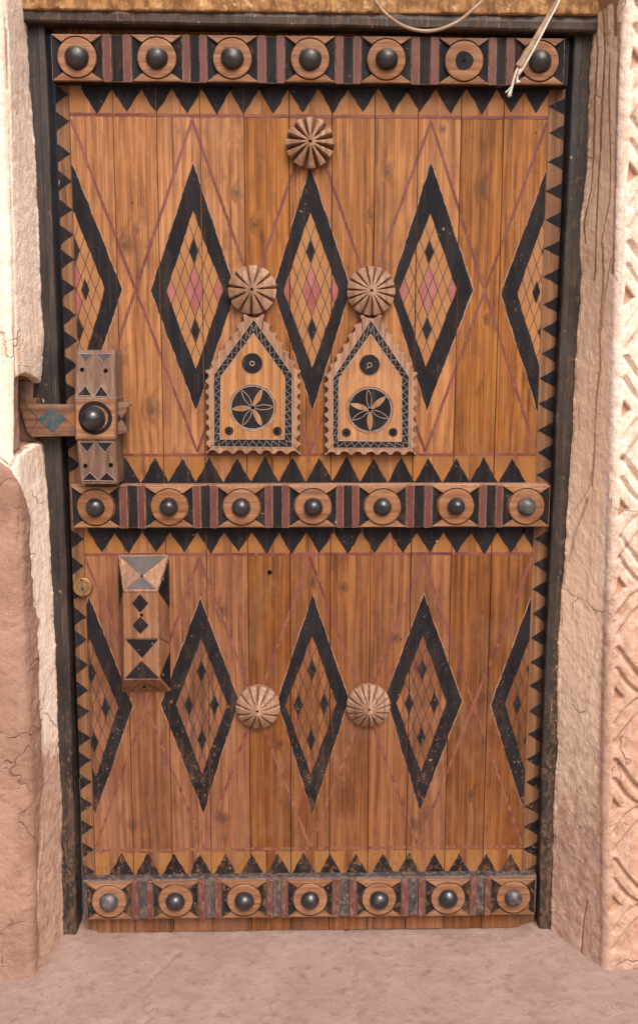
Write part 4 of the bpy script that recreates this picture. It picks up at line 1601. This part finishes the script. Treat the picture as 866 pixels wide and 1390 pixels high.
Qr = [Fr[1], Bk[1], Bk[2], Fr[2]]                     # right side: u from front edge to boards, v down
facet([on(Qr, .03, .02), on(Qr, .96, .03), on(Qr, .97, .38), on(Qr, .10, .06)], 'black', 'black_corner')
facet([on(Qr, .97, .70), on(Qr, .97, .98), on(Qr, .05, .96)], 'black', 'black_corner')
for (a, b) in (((.9, .40), (.05, .53)), ((.05, .53), (.95, .64))):
    p, q = on(Qr, *a), on(Qr, *b)
    part('scribed_line', MB().tube([p, q], .0012, n=6), M['scribe'], kb)
Ql = [Bk[0], Fr[0], Fr[3], Bk[3]]
facet([on(Ql, .05, .05), on(Ql, .9, .02), on(Ql, .1, .35)], 'black', 'black_corner')
for py in (803.5, 866):
    part('scribed_line', MB().tube([on(Qf, 0.02, fy(py)), on(Qf, .98, fy(py))], .0009, n=6), M['scribe'], kb)
for (px, py) in ((192, 834.5),):
    c = on(Qf, fx(px), fy(py))
    part('peg_hole', MB().lathe([(.0003, c.y - .0016), (.0036, c.y - .0016), (.0040, c.y + .002)], c.x, c.z, 14), M['dark'], kb)
c = on(Qt, .5, .6)
part('peg_hole', MB().lathe([(.0003, c.y - .0022), (.0026, c.y - .0022), (.0030, c.y + .002)], c.x, c.z, 12), M['dark'], kb)
Qb = [Fr[3], Fr[2], Bk[2], Bk[3]]
c = on(Qb, .5, .55)
part('peg_hole', MB().lathe([(.0003, c.y - .0022), (.0034, c.y - .0022), (.0038, c.y + .002)], c.x, c.z, 12), M['dark'], kb)
arcp = [on(Qb, .2 + .6 * i / 8, .85 - .55 * math.sin(math.pi * i / 8)) for i in range(9)]
part('scribed_line', MB().tube(arcp, .0012, n=6), M['scribe'], kb)

# ---- brass lock cylinder
x, z = A(112.5, 797, -.006)
cyl = part('lock_cylinder', MB().lathe([(.0004, -.010), (.0115, -.010), (.0125, -.0085), (.0135, -.0085), (.0145, -.0105), (.021, -.0105), (.0235, -.008), (.0238, .004)], 0, 0, 40), M['brass'], door, (x, 0, z))
part('keyhole', MB().lathe([(.0004, -.0128), (.0045, -.0122), (.0062, -.010)], .001, -.002, 18), M['studworn'], cyl)
part('keyhole_slot', MB().box(-.0002, .0018, -.0134, -.012, -.0045, .0015), M['dark'], cyl)
for (dx, dz) in ((-.002, .0175), (.003, -.0178)):
    part('screw', MB().lathe([(.0003, -.0116), (.0016, -.0112), (.0019, -.0104)], dx, dz, 10), M['dark'], cyl)

# ---- worm and nail holes in the boards, their shade painted as flat dark discs
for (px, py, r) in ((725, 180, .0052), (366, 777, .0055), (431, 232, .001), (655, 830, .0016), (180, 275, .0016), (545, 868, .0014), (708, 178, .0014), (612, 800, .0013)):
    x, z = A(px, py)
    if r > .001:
        part('nail_hole_shade', MB().lathe([(.0003, -.0016), (r, -.0016), (r * 1.1, .001)], x, z, 12, wob=.12), M['dark'], door)

# ------------------------------------------------------------------ hanging cables
def smooth_path(pts, n=10):
    P = [Vector(p) for p in pts]
    P = [P[0] * 2 - P[1]] + P + [P[-1] * 2 - P[-2]]
    out = []
    for i in range(1, len(P) - 2):
        for k in range(n):
            t = k / n
            a, b, c, d = P[i - 1], P[i], P[i + 1], P[i + 2]
            out.append(.5 * ((2 * b) + (c - a) * t + (2 * a - 5 * b + 4 * c - d) * t * t + (3 * b - a - 3 * c + d) * t ** 3))
    out.append(P[-2])
    return out


def p3(px, py, y):
    x, z = A(px, py, y)
    return (x, y, z)


c1 = smooth_path([p3(492, -30, -.09), p3(507, -4, -.10), p3(520, 14, -.115), p3(541, 31, -.13), p3(566, 40, -.135), p3(592, 40, -.13), p3(620, 29, -.12), p3(643, 11, -.105), p3(660, -6, -.09), p3(676, -32, -.085)])
o = part('cable', MB().tube(c1, [.0036] * len(c1), n=12), M['cable'], None, smooth=True)
tag(o, 'pale grimy cable drooping in a loop across the top of the door', 'cable')
cb = thing('cable', 'cut pale cable hanging over the last stud of the top rail, its end frayed', 'cable', (0, 0, 0))
c2 = smooth_path([p3(770, -34, -.09), p3(754, 4, -.10), p3(741, 27, -.105), p3(727, 52, -.11), p3(714, 74, -.112), p3(704, 90, -.112)])
rad = [.0036 + .0052 * (i / (len(c2) - 1)) ** 1.2 for i in range(len(c2))]
part('sheath', MB().tube(c2, rad, n=14, flat=.45), M['cable'], cb, smooth=True)
c2b = smooth_path([p3(771, -34, -.098), p3(757, 4, -.107), p3(745, 27, -.112), p3(732, 52, -.118), p3(719, 76, -.120), p3(710, 92, -.118), p3(704, 101, -.114)])
part('wire', MB().tube(c2b, .0021, n=8), M['wire'], cb, smooth=True)
w1 = smooth_path([p3(706, 86, -.110), p3(700, 98, -.110), p3(697, 108, -.108), p3(694, 120, -.106), p3(690, 131, -.106)])
part('wire', MB().tube(w1, [.0028] * (len(w1) - 8) + [.0034, .004, .0042, .0040, .0042, .0036, .003, .002], n=8), M['wire'], cb, smooth=True)
w2 = smooth_path([p3(709, 88, -.112), p3(704, 99, -.112), p3(702, 106, -.110), p3(703, 112, -.108)])
part('wire', MB().tube(w2, [.0026] * (len(w2) - 6) + [.004, .0052, .0052, .0050, .0048, .0035], n=8), M['wire'], cb, smooth=True)
w3 = smooth_path([p3(694, 118, -.104), p3(692, 124, -.102), p3(694, 130, -.103)])
part('wire', MB().tube(w3, .0012, n=6), M['wire'], cb, smooth=True)
w4 = smooth_path([p3(696, 114, -.108), p3(690, 121, -.104), p3(686, 125, -.104)])
part('wire', MB().tube(w4, .0013, n=6), M['wire'], cb, smooth=True)
